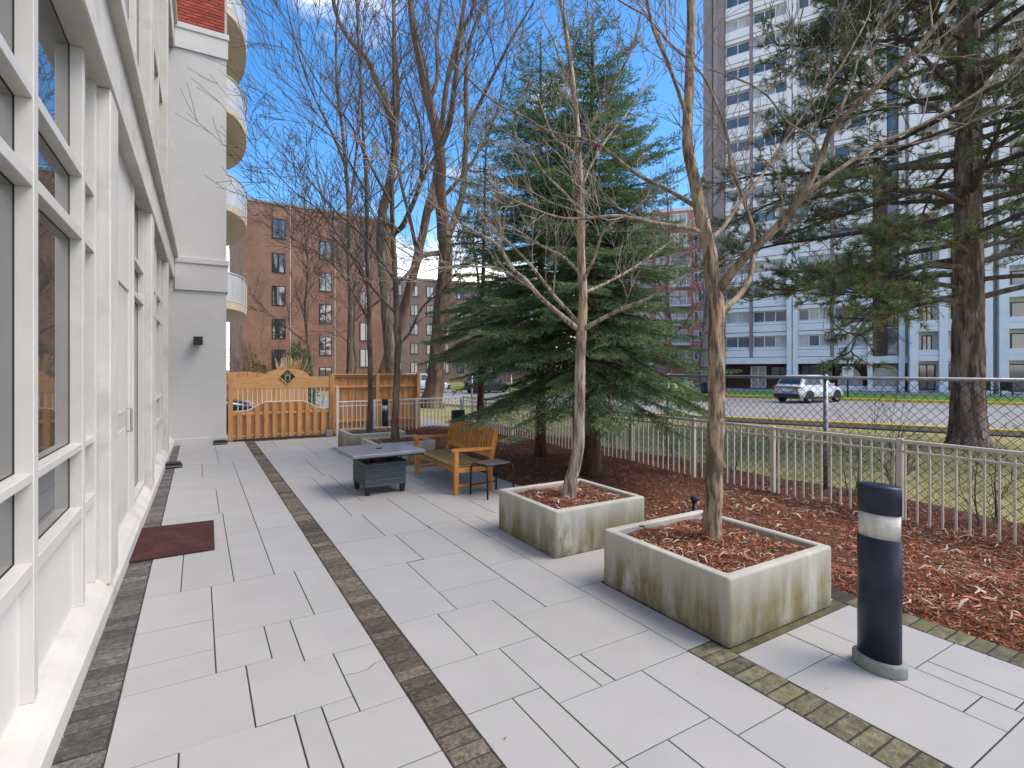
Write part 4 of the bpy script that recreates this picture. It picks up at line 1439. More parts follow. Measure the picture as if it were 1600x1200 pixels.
# ---------------- metal railing round the mulch bed
def railing(p0, p1, label, mat, h=.85, post_at=None, spacing=.108, zb=-.02):
    p0, p1 = Vector(p0), Vector(p1)
    d = p1 - p0
    L = d.length
    t = thing('metal_railing', label, 'railing', (p0.x, p0.y, 0), math.atan2(d.y, d.x))
    MB().cbox(0, L, -.022, .022, h - .035, h, .004).build('top_rail', mat, t)
    MB().cbox(0, L, -.013, .013, h - .135, h - .112, .003).build('second_rail', mat, t)
    posts = post_at or []
    pk = MB().box(-.0085, .0085, -.0085, .0085, zb + .02, h - .036).mesh('picket', mat)
    ps = MB().cbox(-.026, .026, -.026, .026, zb - .05, h + .012, .004).mesh('post', mat)
    for x in posts:
        o = link('post', ps, t)
        o.location = (x, 0, 0)
    n_ = int(L / spacing)
    for k in range(1, n_):
        x = k * spacing
        if min([abs(x - q_) for q_ in posts] + [9]) < .045:
            continue
        o = link('picket', pk, t)
        o.location = (x, 0, 0)
    return t


railing((6.40, -1.6), (6.36, 13.28), 'long beige metal railing running along the mulch bed before the chain-link fence', m_rail, .855,
        [.3, 1.62, 2.94, 4.26, 5.69, 6.95, 8.27, 9.59, 10.91, 12.23, 13.55, 14.85])
railing((2.90, 12.98), (6.33, 13.32), 'short white metal railing between the gate and the railing corner', m_rail_w, .83, [.9, 2.05, 3.42])
gp = thing('railing_post', 'tall white square post between the cedar gate and the white railing', 'post', (2.865, 12.97, 0))
MB().cbox(-.032, .032, -.032, .032, -.03, 1.16, .004).build('shaft', m_rail_w, gp)
MB().cbox(-.037, .037, -.037, .037, 1.1602, 1.178, .004).build('cap', m_rail_w, gp)

# ---------------- chain-link fence
cl = thing('chain_link_fence', 'galvanised chain-link fence just behind the beige railing', 'fence', (7.05, 0, 0))
Y0, Y1, HT = -2.2, 14.2, 1.49
MB().tube([(0, Y0, HT), (0, Y1, HT)], .021, 8).build('top_rail', m_galv, cl, True)
for y in (-1.6, 1.1, 3.8, 6.5, 9.2, 11.9, 14.2):
    po = MB().tube([(.035, y, -.15), (.035, y, HT - .03)], .030, 10).build('post', m_galv, cl, True)
    MB().lathe([(.034, HT - .03), (.036, HT + .0), (.03, HT + .03), (.012, HT + .045)], 10, .035, y).build('cap', m_galv, po, True)
wm = MB()
zb = -.07
dz = HT - zb
for sgn in (1, -1):
    y = Y0 - dz
    while y < Y1 + dz:
        a, c = (y, zb), (y + sgn * dz, HT)
        # clip to the fence length
        (ya, za), (yb, zb2) = a, c
        if max(ya, yb) > Y0 and min(ya, yb) < Y1:
            def clip(yv):
                return min(max(yv, Y0), Y1)
            yc0, yc1 = clip(ya), clip(yb)
            z0_ = za + (yc0 - ya) / (yb - ya) * (zb2 - za)
            z1_ = za + (yc1 - ya) / (yb - ya) * (zb2 - za)
            if abs(yc0 - yc1) > .02:
                wm.tube([(sgn * .0022, yc0, z0_), (sgn * .0022, yc1, z1_)], .0031, 3, False)
        y += .104
wm.build('wire_mesh', m_wire, cl)

# ---------------- parked cars
def car(name, label, paint, loc, rz, suv=True, group=None):
    t = thing(name, label, 'car', loc, rz, group)
    L, W, H = (4.55, 1.84, 1.66) if suv else (4.5, 1.78, 1.45)
    # stations along y (rear -> front): (y, half width, z bottom, z belt, z hood/shoulder)
    hw = W / 2
    st_ = [(-L / 2, .80, .42, .86, 1.00), (-L / 2 + .12, .93, .30, .95, 1.06), (-L / 2 + .6, .99, .26, 1.0, 1.08), (-L / 2 + 1.5, 1.0, .24, 1.0, 1.06), (0, 1.0, .24, .98, 1.04),
           (L / 2 - 1.75, 1.0, .24, .96, 1.02), (L / 2 - 1.2, .99, .25, .92, 1.0), (L / 2 - .6, .96, .26, .84, .93), (L / 2 - .12, .88, .32, .72, .80), (L / 2, .74, .42, .62, .68)]
    if not suv:
        st_ = [(a, b_, c, d * .9, e * .9) for a, b_, c, d, e in st_]
    b = MB()
    n_ = 10
    for (y, k, zb_, zm, zt) in st_:
        w = hw * k
        ring = [(-w * .86, zb_), (-w * .985, zb_ + .12), (-w, (zb_ + zm) / 2), (-w * .985, zm), (-w * .90, zt), (w * .90, zt), (w * .985, zm), (w, (zb_ + zm) / 2), (w * .985, zb_ + .12), (w * .86, zb_)]
        b.v.extend([(x, y, z) for x, z in ring])
    for i in range(len(st_) - 1):
        for k in range(n_):
            j = (k + 1) % n_
            b.f.append((i * n_ + k, i * n_ + j, (i + 1) * n_ + j, (i + 1) * n_ + k))
    b.f.append(tuple(range(n_)))
    b.f.append(tuple(reversed(range((len(st_) - 1) * n_, len(st_) * n_))))
    body = b.build('body', paint, t, True)
    # greenhouse
    rear = -L / 2 + (.16 if suv else .75)
    zt0 = 1.05 if suv else .94
    cab = [(rear, zt0 - .05, .86), (rear + (.42 if suv else .75), H - .09, .70), (rear + .9 if suv else rear + 1.15, H, .68), (.15, H, .68), (.55, H - .07, .70), (L / 2 - 1.28, zt0 - .04, .86)]
    g = MB()
    for (y, z, k) in cab:
        g.v.extend([(-hw * k, y, z), (hw * k, y, z)])
    lowv = len(g.v)
    g2 = MB()
    ring_l = [(y, z) for y, z, k in cab]
    for sx in (-1, 1):
        pts_ = [(sx * hw * k, y, z) for y, z, k in cab]
        g2.face(pts_ if sx > 0 else pts_[::-1])
    for i in range(len(cab) - 1):
        (ya, za, ka), (yb, zb_, kb) = cab[i], cab[i + 1]
        g2.face([(-hw * ka, ya, za), (hw * ka, ya, za), (hw * kb, yb, zb_), (-hw * kb, yb, zb_)])
    g2.build('cabin', paint, t)

    def quad(pts_, name_, mat_, par):
        q_ = MB()
        q_.face(pts_)
        q_.face([(x, y, z) for x, y, z in pts_[::-1]])
        return q_.build(name_, mat_, par)
    k0 = .02
    # side glass, front and rear windows, proud of the cabin by 1 cm
    for sx in (-1, 1):
        xa = lambda k: sx * (hw * k + .012)
        z_lo, z_hi = zt0 + .02, H - .13
        quad([(xa(.835), rear + .40, z_lo), (xa(.835), -.05, z_lo), (xa(.715), -.05, z_hi), (xa(.715), rear + .62, z_hi)], 'side_window', m_glass_far, t)
        quad([(xa(.835), .03, z_lo), (xa(.835), .82, z_lo), (xa(.72), .42, z_hi), (xa(.715), .03, z_hi)], 'side_window', m_glass_far, t)
        MB().cbox(sx * (hw + .02) - .09, sx * (hw + .02) + .09, .72, .86, zt0 - .02, zt0 + .12, .03).build('mirror', paint, t)
        MB().cbox(min(sx * hw * .6, sx * hw * .93), max(sx * hw * .6, sx * hw * .93), -L / 2 - .005, -L / 2 + .10, .88 if suv else .78, 1.0 if suv else .9, .01).build('tail_light', m_tail, t)
        MB().cbox(min(sx * hw * .55, sx * hw * .86), max(sx * hw * .55, sx * hw * .86), L / 2 - .2, L / 2 - .045, .62, .74, .01).build('headlight', m_blind, t)
        MB().cbox(min(sx * hw * 1.004, sx * hw * .97), max(sx * hw * 1.004, sx * hw * .97), -L / 2 + 1.25, L / 2 - 1.35, .26, .36, .01).build('sill_trim', m_blackpl, t)
        for yy_ in (-L / 2 + .86, L / 2 - .92):
            wr_ = .345 if suv else .32
            wh = MB()
            prof_ = [(wr_ * .62, -.10), (wr_ * .95, -.10), (wr_, -.06), (wr_, .06), (wr_ * .95, .10), (wr_ * .62, .10)]
            nn_ = 20
            for r_, o_ in prof_:
                for q_ in range(nn_):
                    g_ = 2 * math.pi * q_ / nn_
                    wh.v.append((sx * (hw - .10) + o_, yy_ + r_ * math.cos(g_), wr_ + r_ * math.sin(g_)))
            for i in range(len(prof_) - 1):
                for q_ in range(nn_):
                    j = (q_ + 1) % nn_
                    wh.f.append((i * nn_ + q_, i * nn_ + j, (i + 1) * nn_ + j, (i + 1) * nn_ + q_))
            w_ = wh.build('wheel', m_tyre, t, True)
            rm = MB()
            xo = sx * (hw - .10) + sx * .085
            for q_ in range(5):
                g_ = 2 * math.pi * q_ / 5 + .3
                ca, sa = math.cos(g_), math.sin(g_)
                rm.face([(xo, yy_ + ca * .03 - sa * .045, wr_ + sa * .03 + ca * .045), (xo, yy_ + ca * wr_ * .64 - sa * .07, wr_ + sa * wr_ * .64 + ca * .07), (xo, yy_ + ca * wr_ * .64 + sa * .07, wr_ + sa * wr_ * .64 - ca * .07), (xo, yy_ + ca * .03 + sa * .045, wr_ + sa * .03 - ca * .045)])
            ring = MB()
            for (r_, o_) in ((wr_ * .56, .0), (wr_ * .68, .0)):
                for q_ in range(nn_):
                    g_ = 2 * math.pi * q_ / nn_
                    ring.v.append((xo + sx * .004, yy_ + r_ * math.cos(g_), wr_ + r_ * math.sin(g_)))
            for q_ in range(nn_):
                j = (q_ + 1) % nn_
                ring.f.append((q_, j, nn_ + j, nn_ + q_))
            b0 = len(rm.v)
            rm.v += ring.v
            rm.f += [tuple(b0 + i for i in f_) for f_ in ring.f]
            rm.build('rim', m_rim, w_)
            # dark wheel arch
            wa = MB()
            arc_ = [(yy_ + (wr_ + .075) * math.cos(g_), max(wr_ + (wr_ + .075) * math.sin(g_), .24)) for g_ in np.linspace(-.25, math.pi + .25, 16)]
            wa.extr(arc_, lambda a, c, t_, sx=sx: (sx * (hw * .80 + t_), a, c), hw * .203)
            wa.build('wheel_arch', m_blackpl, t)
    (ya, za, ka), (yb, zb_, kb) = cab[0], cab[1]
    nrm = Vector((0, -(zb_ - za), (yb - ya))).normalized() * .012
    f0, f1 = .22, .92
    P_ = lambda f_, sx: (sx * hw * (ka + (kb - ka) * f_) * .90, ya + (yb - ya) * f_ + nrm.y, za + (zb_ - za) * f_ + nrm.z)
    quad([P_(f0, -1), P_(f0, 1), P_(f1, 1), P_(f1, -1)], 'rear_window', m_glass_far, t)
    (ya, za, ka), (yb, zb_, kb) = cab[-1], cab[-2]
    nrm = Vector((0, (zb_ - za), -(yb - ya))).normalized() * .012
    quad([P_(.1, 1), P_(.1, -1), P_(.95, -1), P_(.95, 1)], 'windscreen', m_glass_far, t)
    MB().cbox(-hw * .86, hw * .86, -L / 2 - .05, -L / 2 + .16, .30, .56 if suv else .46, .03).build('rear_bumper', m_blackpl, t)
    MB().cbox(-.27, .27, -L / 2 - .012, -L / 2 + .02, .70, .82, .004).build('number_plate', m_signw, t)
    MB().cbox(-hw * .70, hw * .70, L / 2 - .12, L / 2 + .04, .30, .48, .03).build('front_bumper', m_blackpl, t)
    return t


p_silver = car_paint('silver_paint', (.62, .66, .70))
p_green = car_paint('olive_paint', (.30, .36, .12))
p_white = car_paint('white_paint', (.72, .74, .77))
p_dark = car_paint('dark_paint', (.015, .017, .022))
car('parked_suv', 'silver-white SUV parked nose-in at the yellow kerb beside the sign', p_silver, st(36.9, -2.3, -.398), ST_RZ + math.radians(-28), True, 'cars parked across the road')
car('parked_car', 'olive green car parked behind the peeling-bark tree trunk', p_green, st(37.1, -10.6, -.398), ST_RZ + math.radians(-4), True, 'cars parked across the road')
car('parked_car', 'black car parked behind the spruce trunks', p_dark, st(36.3, -26.2, -.398), ST_RZ, False, 'cars parked across the road')
car('parked_car', 'white car parked beside the big leaning trunk', p_white, st(33.5, -31.0, -.398), ST_RZ + math.radians(-60), True, 'cars parked across the road')
car('parked_car', 'black car standing just behind the cedar gate', p_dark, (-.95, 15.7, -.018), math.radians(-90), False)

# ---------------- street sign with lamp
sp_ = thing('lamp_post', 'black lamp post carrying a white notice board at the lawn edge', 'lamp post', st(40.9, -0.35, -.26), ST_RZ)
MB().tube([(0, 0, 0), (0, 0, 2.35)], .045, 8).build('pole', m_black, sp_, True)
MB().lathe([(.06, 2.35), (.09, 2.42), (.34, 2.5), (.36, 2.58), (.05, 2.66)], 14).build('lamp_head', m_black, sp_, True)
sb_ = MB().cbox(-.30, .30, -.085, -.055, 1.30, 2.02, .006).build('notice_board', m_signw, sp_)
lt = MB()
for k, (w_, z) in enumerate(((.20, 1.90), (.22, 1.80), (.17, 1.70), (.21, 1.60), (.12, 1.50))):
    lt.box(-w_, w_, -.089, -.0855, z, z + .035)
lt.build('print', M('notice_print', (.42, .42, .43), rough=.7), sb_)
# bin on the lawn
bi = thing('litter_bin', 'small dark litter bin on the far lawn behind the olive car', 'bin', st(41.5, -9.4, -.26), ST_RZ)
MB().lathe([(.26, 0), (.30, .06), (.33, .72)], 14).build('drum', m_navy, bi, True)
MB().lathe([(.35, .72), (.35, .80), (.2, .9)], 14).build('lid', m_black, bi, True)


def chair(loc, rz, label):
    t = thing('patio_chair', label, 'chair', loc, rz, 'dark chairs in front of the white wing')
    MB().cbox(-.32, .32, -.3, .3, .38, .45, .02).build('seat', m_black, t)
    MB().cbox(-.32, .32, .27, .34, .45, 1.02, .02).build('backrest', m_black, t)
    for sx in (-1, 1):
        for sy in (-1, 1):
            MB().tube([(sx * .29, sy * .26, 0), (sx * .29, sy * .26, .39)], .025, 6).build('leg', m_black, t)
        MB().cbox(sx * .31 - .03, sx * .31 + .03, -.28, .28, .62, .66, .01).build('armrest', m_black, t)
    return t


chair(st(48.6, 7.75, -.253), ST_RZ + 2.6, 'dark patio chair in front of the white wing')
chair(st(48.6, 8.75, -.253), ST_RZ + 2.9, 'dark patio chair in front of the white wing')


# limb paths (metres): (points, base radius, tip radius)
OAK1 = [
    ([[3.2,2.52,0.28],[3.21,2.52,0.56],[3.22,2.51,1.03],[3.24,2.51,1.49],[3.24,2.52,1.82],[3.26,2.52,2.03],[3.25,2.56,2.27],[3.25,2.58,2.48],[3.23,2.62,2.66],[3.22,2.66,2.85],[3.21,2.68,3.02],[3.19,2.73,3.26],[3.21,2.75,3.46],[3.27,2.78,3.96],[3.32,2.81,4.5],[3.34,2.85,4.99],[3.42,2.86,5.59]], 0.0614, 0.0257),
    ([[3.27,2.53,2.17],[3.3,2.35,2.37],[3.29,2.24,2.44],[3.31,2.09,2.55],[3.31,1.94,2.68],[3.32,1.81,2.91],[3.33,1.75,3.07],[3.36,1.62,3.17],[3.55,1.38,3.46],[3.65,1.27,3.65],[3.72,1.17,3.86]], 0.0423, 0.0107),
    ([[3.31,1.94,2.68],[3.4,1.88,2.78],[3.76,1.72,3.04],[4.09,1.59,3.21],[4.45,1.43,3.43],[4.81,1.27,3.74],[5.11,1.15,4.06]], 0.0205, 0.0071),
    ([[3.27,2.52,2.02],[3.42,2.53,2.09],[3.58,2.55,2.19],[3.72,2.57,2.33],[3.81,2.61,2.53],[3.87,2.65,2.72],[3.87,2.71,2.92],[3.85,2.78,3.15],[3.84,2.84,3.31],[3.87,2.88,3.53],[3.86,2.95,3.79],[3.8,3.04,4.09],[3.72,3.15,4.3],[3.56,3.3,4.54],[3.41,3.45,4.86]], 0.0305, 0.0092),
    ([[3.22,2.63,2.6],[3.11,2.6,2.62],[2.81,2.59,2.61],[2.54,2.57,2.6],[2.33,2.58,2.6],[2.08,2.61,2.55],[1.91,2.66,2.55],[1.66,2.74,2.63],[1.46,2.81,2.71],[1.27,2.86,2.74]], 0.0215, 0.0049),
    ([[3.21,2.66,2.82],[3.23,2.74,2.87],[3.19,2.94,3.03],[3.1,3.17,3.2],[2.93,3.44,3.5],[2.8,3.58,3.59],[2.6,3.76,3.68],[2.47,3.89,3.81],[2.25,4.09,3.99],[2.06,4.25,4.23],[1.95,4.38,4.42]], 0.0240, 0.0087),
    ([[3.21,2.75,3.45],[3.1,2.7,3.57],[2.93,2.69,3.83],[2.77,2.67,3.99],[2.69,2.66,4.18],[2.61,2.65,4.41]], 0.0196, 0.0088),
    ([[3.1,2.7,3.57],[2.98,2.71,3.8],[2.86,2.78,4.15],[2.73,2.86,4.26],[2.63,2.93,4.34]], 0.0119, 0.0057),
    ([[3.26,2.58,2.57],[3.45,2.61,2.69],[3.74,2.67,2.95],[4.07,2.71,3.23],[4.28,2.7,3.48],[4.6,2.62,3.89],[4.94,2.54,4.29],[5.24,2.47,4.75]], 0.0214, 0.0088),
    ([[3.32,1.81,2.91],[3.22,1.81,3.02],[3.05,1.86,3.09],[2.9,1.89,3.22],[2.73,1.94,3.29],[2.52,2.0,3.32]], 0.0103, 0.0037),
    ([[3.33,1.75,3.07],[3.48,1.71,3.38],[3.59,1.71,3.61],[3.78,1.65,3.89],[3.89,1.64,4.17]], 0.0125, 0.0050),
    ([[3.76,1.72,3.04],[4.0,1.58,3.07],[4.25,1.43,3.17],[4.4,1.28,3.29],[4.54,1.14,3.37]], 0.0092, 0.0036),
]
OAK2 = [
    ([[3.08,4.09,0.31],[3.1,4.07,0.52],[3.17,4.04,0.84],[3.18,4.03,1.46],[3.19,4.02,1.95],[3.22,4.03,2.27],[3.21,4.05,2.71],[3.21,4.05,3.15],[3.2,4.07,3.59],[3.19,4.09,3.97],[3.17,4.13,4.42],[3.14,4.17,4.81],[3.09,4.22,5.27],[3.05,4.28,5.74]], 0.0621, 0.0147),
    ([[3.16,4.04,1.99],[2.93,4.0,2.11],[2.68,3.98,2.26],[2.51,3.96,2.4],[2.35,3.94,2.49],[2.22,3.96,2.68],[2.03,4.02,2.78],[1.81,4.09,2.91]], 0.0280, 0.0070),
    ([[3.16,4.04,2.02],[3.18,4.14,2.12],[3.13,4.41,2.37],[3.06,4.68,2.68],[2.93,4.88,2.93],[2.78,5.08,3.17],[2.65,5.28,3.45]], 0.0249, 0.0086),
    ([[2.51,3.96,2.4],[2.43,3.99,2.42],[2.29,4.04,2.48],[2.14,4.07,2.5],[1.83,4.13,2.48],[1.63,4.2,2.42]], 0.0115, 0.0043),
    ([[3.21,4.01,1.99],[3.24,3.82,2.06],[3.34,3.59,2.16],[3.47,3.39,2.24],[3.53,3.24,2.33],[3.69,3.08,2.45],[3.76,2.98,2.49]], 0.0249, 0.0066),
    ([[3.22,4.03,2.34],[3.53,4.05,2.47],[3.91,4.06,2.66],[4.25,4.03,2.88],[4.57,4.01,3.09]], 0.0187, 0.0071),
    ([[3.19,4.05,2.55],[3.14,4.29,2.75],[3.03,4.58,2.92],[2.96,4.74,3.05],[2.8,4.95,3.21]], 0.0187, 0.0069),
    ([[3.21,4.03,2.45],[3.18,3.8,2.66],[3.15,3.64,2.86],[3.25,3.41,2.98],[3.39,3.21,3.12]], 0.0187, 0.0055),
    ([[3.2,4.06,3.15],[3.16,4.27,3.39],[3.08,4.5,3.64],[2.99,4.67,3.95],[2.87,4.8,4.1]], 0.0163, 0.0061),
    ([[3.19,4.08,3.68],[3.19,4.26,3.85],[3.13,4.41,4.0],[3.08,4.62,4.49],[3.02,4.71,4.72]], 0.0163, 0.0061),
    ([[3.19,4.08,3.68],[3.15,3.93,3.82],[3.18,3.73,3.98],[3.22,3.6,4.17],[3.31,3.43,4.47],[3.32,3.36,4.72]], 0.0213, 0.0062),
    ([[3.17,4.13,4.38],[3.13,4.23,4.59],[3.1,4.37,4.97],[3.04,4.46,5.2],[3.02,4.53,5.57]], 0.0139, 0.0053),
    ([[3.2,4.06,3.34],[3.38,4.09,3.66],[3.61,4.12,3.98],[3.88,4.07,4.33],[4.1,4.06,4.72]], 0.0163, 0.0061),
]
FAR_A = [
    ([[9.1,22.52,-0.25],[9.3,22.4,0.93],[9.38,22.36,2.1],[9.56,22.25,4.5],[9.73,22.14,6.79],[9.63,22.21,7.9],[9.51,22.28,9.72],[9.48,22.3,11.68],[9.24,23.02,14.13],[9.04,23.49,16.04],[8.78,23.88,17.93],[8.71,24.15,19.97],[8.55,24.6,22.37]], 0.4396, 0.1245),
    ([[9.48,22.3,11.68],[9.68,21.6,12.7],[9.69,21.01,14.43],[9.7,20.65,15.93],[10.09,20.06,17.11],[10.19,19.54,18.71]], 0.2051, 0.0672),
    ([[9.73,22.14,7.52],[10.61,22.79,9.14],[11.06,23.1,10.47],[11.41,23.47,13.57],[11.52,23.76,15.95],[11.85,23.91,18.39],[12.73,23.85,20.62],[13.25,23.77,22.76]], 0.2344, 0.0830),
    ([[9.63,22.21,6.93],[8.62,22.23,6.68],[7.95,22.04,5.87],[7.53,22.07,5.41]], 0.1758, 0.0835),
    ([[9.24,23.02,14.13],[9.64,22.9,15.33],[9.67,23.12,17.26],[9.95,23.18,19.21],[10.08,23.1,20.74]], 0.1496, 0.0611),
    ([[11.41,23.47,13.57],[11.76,22.68,14.58],[12.18,21.85,15.86],[12.73,21.28,17.26],[13.35,20.56,18.56]], 0.1429, 0.0479),
]
FAR_B = [
    ([[6.69,20.47,-0.02],[6.65,20.5,1.47],[6.51,20.57,3.32],[6.4,20.64,4.98],[6.29,20.71,6.39],[6.34,20.68,7.93],[6.6,20.52,9.22],[6.84,20.61,10.97],[6.64,20.97,12.23],[6.34,21.38,13.39],[6.05,21.78,14.43],[5.42,22.4,15.49],[5.0,22.88,16.7],[4.79,23.12,18.4]], 0.2564, 0.0681),
    ([[6.4,20.64,7.68],[6.77,20.07,7.08],[7.05,19.55,7.75],[7.3,19.17,8.68],[7.33,18.92,9.83],[7.16,18.79,10.96],[6.78,18.79,12.06]], 0.1795, 0.0431),
    ([[6.84,20.61,10.97],[6.93,20.56,12.65],[6.82,20.62,14.46],[6.8,20.64,16.54],[6.78,20.65,18.35]], 0.1165, 0.0518),
    ([[7.05,19.55,7.75],[7.48,18.95,9.13],[7.88,18.36,10.11],[8.01,18.05,11.1]], 0.0897, 0.0335),
]
FAR_C = [
    ([[8.45,28.74,-0.63],[8.81,28.52,1.49],[9.42,28.16,3.62],[10.03,27.79,6.1],[10.42,27.56,7.8],[10.88,27.29,10.35],[11.24,27.07,12.12],[11.55,26.89,14.95],[11.85,26.7,17.78],[12.46,26.34,20.61],[12.76,26.16,23.45]], 0.3541, 0.0885),
    ([[10.42,27.56,7.8],[10.2,28.27,10.14],[9.9,29.04,12.48],[9.56,29.71,15.59],[9.3,30.1,18.67]], 0.1770, 0.0598),
    ([[10.88,27.29,10.35],[12.05,27.16,11.58],[13.52,26.87,13.58],[14.81,26.56,16.34],[15.39,26.45,19.05]], 0.1770, 0.0598),
]
FAR_D = [
    ([[4.19,17.31,0.29],[4.2,17.3,1.95],[4.24,17.27,3.61],[4.2,17.3,4.86],[4.19,17.31,6.73],[4.12,17.46,8.22],[4.05,17.62,9.52],[3.93,17.81,10.83],[3.92,17.93,12.58],[4.01,17.88,14.28]], 0.1038, 0.0297),
    ([[4.2,17.3,6.73],[4.42,17.4,8.47],[4.53,17.45,9.99],[4.65,17.49,11.73]], 0.0519, 0.0212),
    ([[4.12,17.46,8.22],[3.67,17.26,9.08],[3.28,17.26,9.8],[2.85,17.17,10.64],[2.51,17.14,11.7]], 0.0522, 0.0176),
]
PLA = [
    ([[2.91,8.81,0.31],[2.92,8.81,0.68],[2.94,8.8,1.35],[2.96,8.79,2.01],[2.94,8.8,2.67],[2.92,8.83,3.34],[2.9,8.88,4.01],[2.89,8.9,4.68],[2.91,8.91,5.25],[2.95,8.91,5.82],[2.94,8.94,6.72],[2.94,8.97,7.64],[2.95,9.03,8.8]], 0.0664, 0.0226),
    ([[2.94,8.8,2.56],[2.69,8.71,2.76],[2.4,8.65,3.05],[2.24,8.63,3.35],[1.95,8.69,3.63],[1.66,8.75,3.92],[1.31,8.9,4.16]], 0.0310, 0.0091),
    ([[2.94,8.8,2.01],[3.2,8.88,2.24],[3.43,8.85,2.71],[3.77,8.77,3.01],[4.01,8.74,3.32]], 0.0288, 0.0105),
    ([[2.92,8.81,3.12],[2.75,9.26,3.62],[2.5,9.64,4.13],[2.2,10.06,4.54],[1.88,10.48,5.09],[1.48,10.84,5.62]], 0.0288, 0.0098),
    ([[2.9,8.83,3.89],[3.03,8.4,4.24],[3.14,8.1,4.7],[3.28,7.9,5.29]], 0.0288, 0.0093),
    ([[2.88,8.84,4.44],[2.57,8.67,4.78],[2.29,8.61,5.23],[2.08,8.61,5.6],[1.75,8.69,5.96],[1.47,8.75,6.41]], 0.0288, 0.0091),
]
PLB = [
    ([[2.86,10.22,0.29],[2.88,10.21,0.81],[2.88,10.21,1.81],[2.86,10.22,2.81],[2.84,10.23,3.56],[2.83,10.24,4.44],[2.81,10.25,5.31],[2.77,10.28,6.06],[2.77,10.39,6.99],[2.73,10.53,8.19],[2.72,10.66,9.41]], 0.0575, 0.0180),
    ([[2.86,10.22,2.56],[2.73,10.53,2.96],[2.51,10.9,3.51],[2.19,11.2,3.92],[1.82,11.54,4.21]], 0.0275, 0.0106),
    ([[2.84,10.23,3.19],[2.55,10.06,3.63],[2.25,10.01,4.06],[1.92,10.09,4.51],[1.5,10.22,4.83],[1.19,10.29,5.14]], 0.0275, 0.0092),
    ([[2.83,10.24,4.06],[3.12,10.3,4.62],[3.31,10.3,5.16],[3.57,10.26,5.85]], 0.0275, 0.0104),
    ([[2.81,10.25,5.06],[2.52,10.19,5.49],[2.22,10.14,5.89],[1.94,10.19,6.08],[1.62,10.27,6.27]], 0.0250, 0.0082),
]

# ================================================================= TREES AND PLANTS
def smooth_path(P, r0, r1, sub=3, wob=0.0, rng=None, power=0.85):
    P = [Vector(p) for p in P]
    out = []
    n_ = len(P)
    for i in range(n_ - 1):
        a, b_, c, d = P[max(i - 1, 0)], P[i], P[i + 1], P[min(i + 2, n_ - 1)]
        for k in range(sub):
            t = k / sub
            q_ = 0.5 * ((2 * b_) + (c - a) * t + (2 * a - 5 * b_ + 4 * c - d) * t * t + (3 * b_ - a - 3 * c + d) * t ** 3)
            if wob and rng and i + k > 0:
                q_ = q_ + Vector((rng.uniform(-wob, wob), rng.uniform(-wob, wob), rng.uniform(-wob, wob)))
            out.append(q_)
    out.append(P[-1])
    m_ = len(out)
    rad = [r0 + (r1 - r0) * ((i / (m_ - 1)) ** power) for i in range(m_)]
    return out, rad


def twig(mb, rng, p, d, L, r, level, rmin, up=0.25, seg=0.13, sides=4):
    n_ = max(2, int(L / seg))
    pts, rad = [p.copy()], [r]
    d = d.normalized()
    q_ = p.copy()
    for i in range(n_):
        d = (d + Vector((rng.gauss(0, .075), rng.gauss(0, .075), rng.gauss(0, .065) + up * .16))).normalized()
        q_ = q_ + d * (L / n_)
        pts.append(q_.copy())
        rad.append(max(rmin, r * (1 - .75 * (i + 1) / n_)))
    mb.tube(pts, rad, sides if level > 1 else 3, False)
    if level > 0:
        k = rng.randint(3, 5) if level > 1 else rng.randint(2, 5)
        for _ in range(k):
            i = rng.randint(max(1, n_ // 4), n_)
            t = (pts[i] - pts[i - 1]).normalized()
            ax = t.orthogonal().normalized()
            ax.rotate(Matrix.Rotation(rng.uniform(0, 6.283), 3, t))
            a = rng.uniform(.35, .8)
            nd = t * math.cos(a) + ax * math.sin(a) + Vector((0, 0, up * .5))
            twig(mb, rng, pts[i], nd, L * rng.uniform(.40, .75), max(rmin, rad[i] * .62), level - 1, rmin, up, seg, sides)


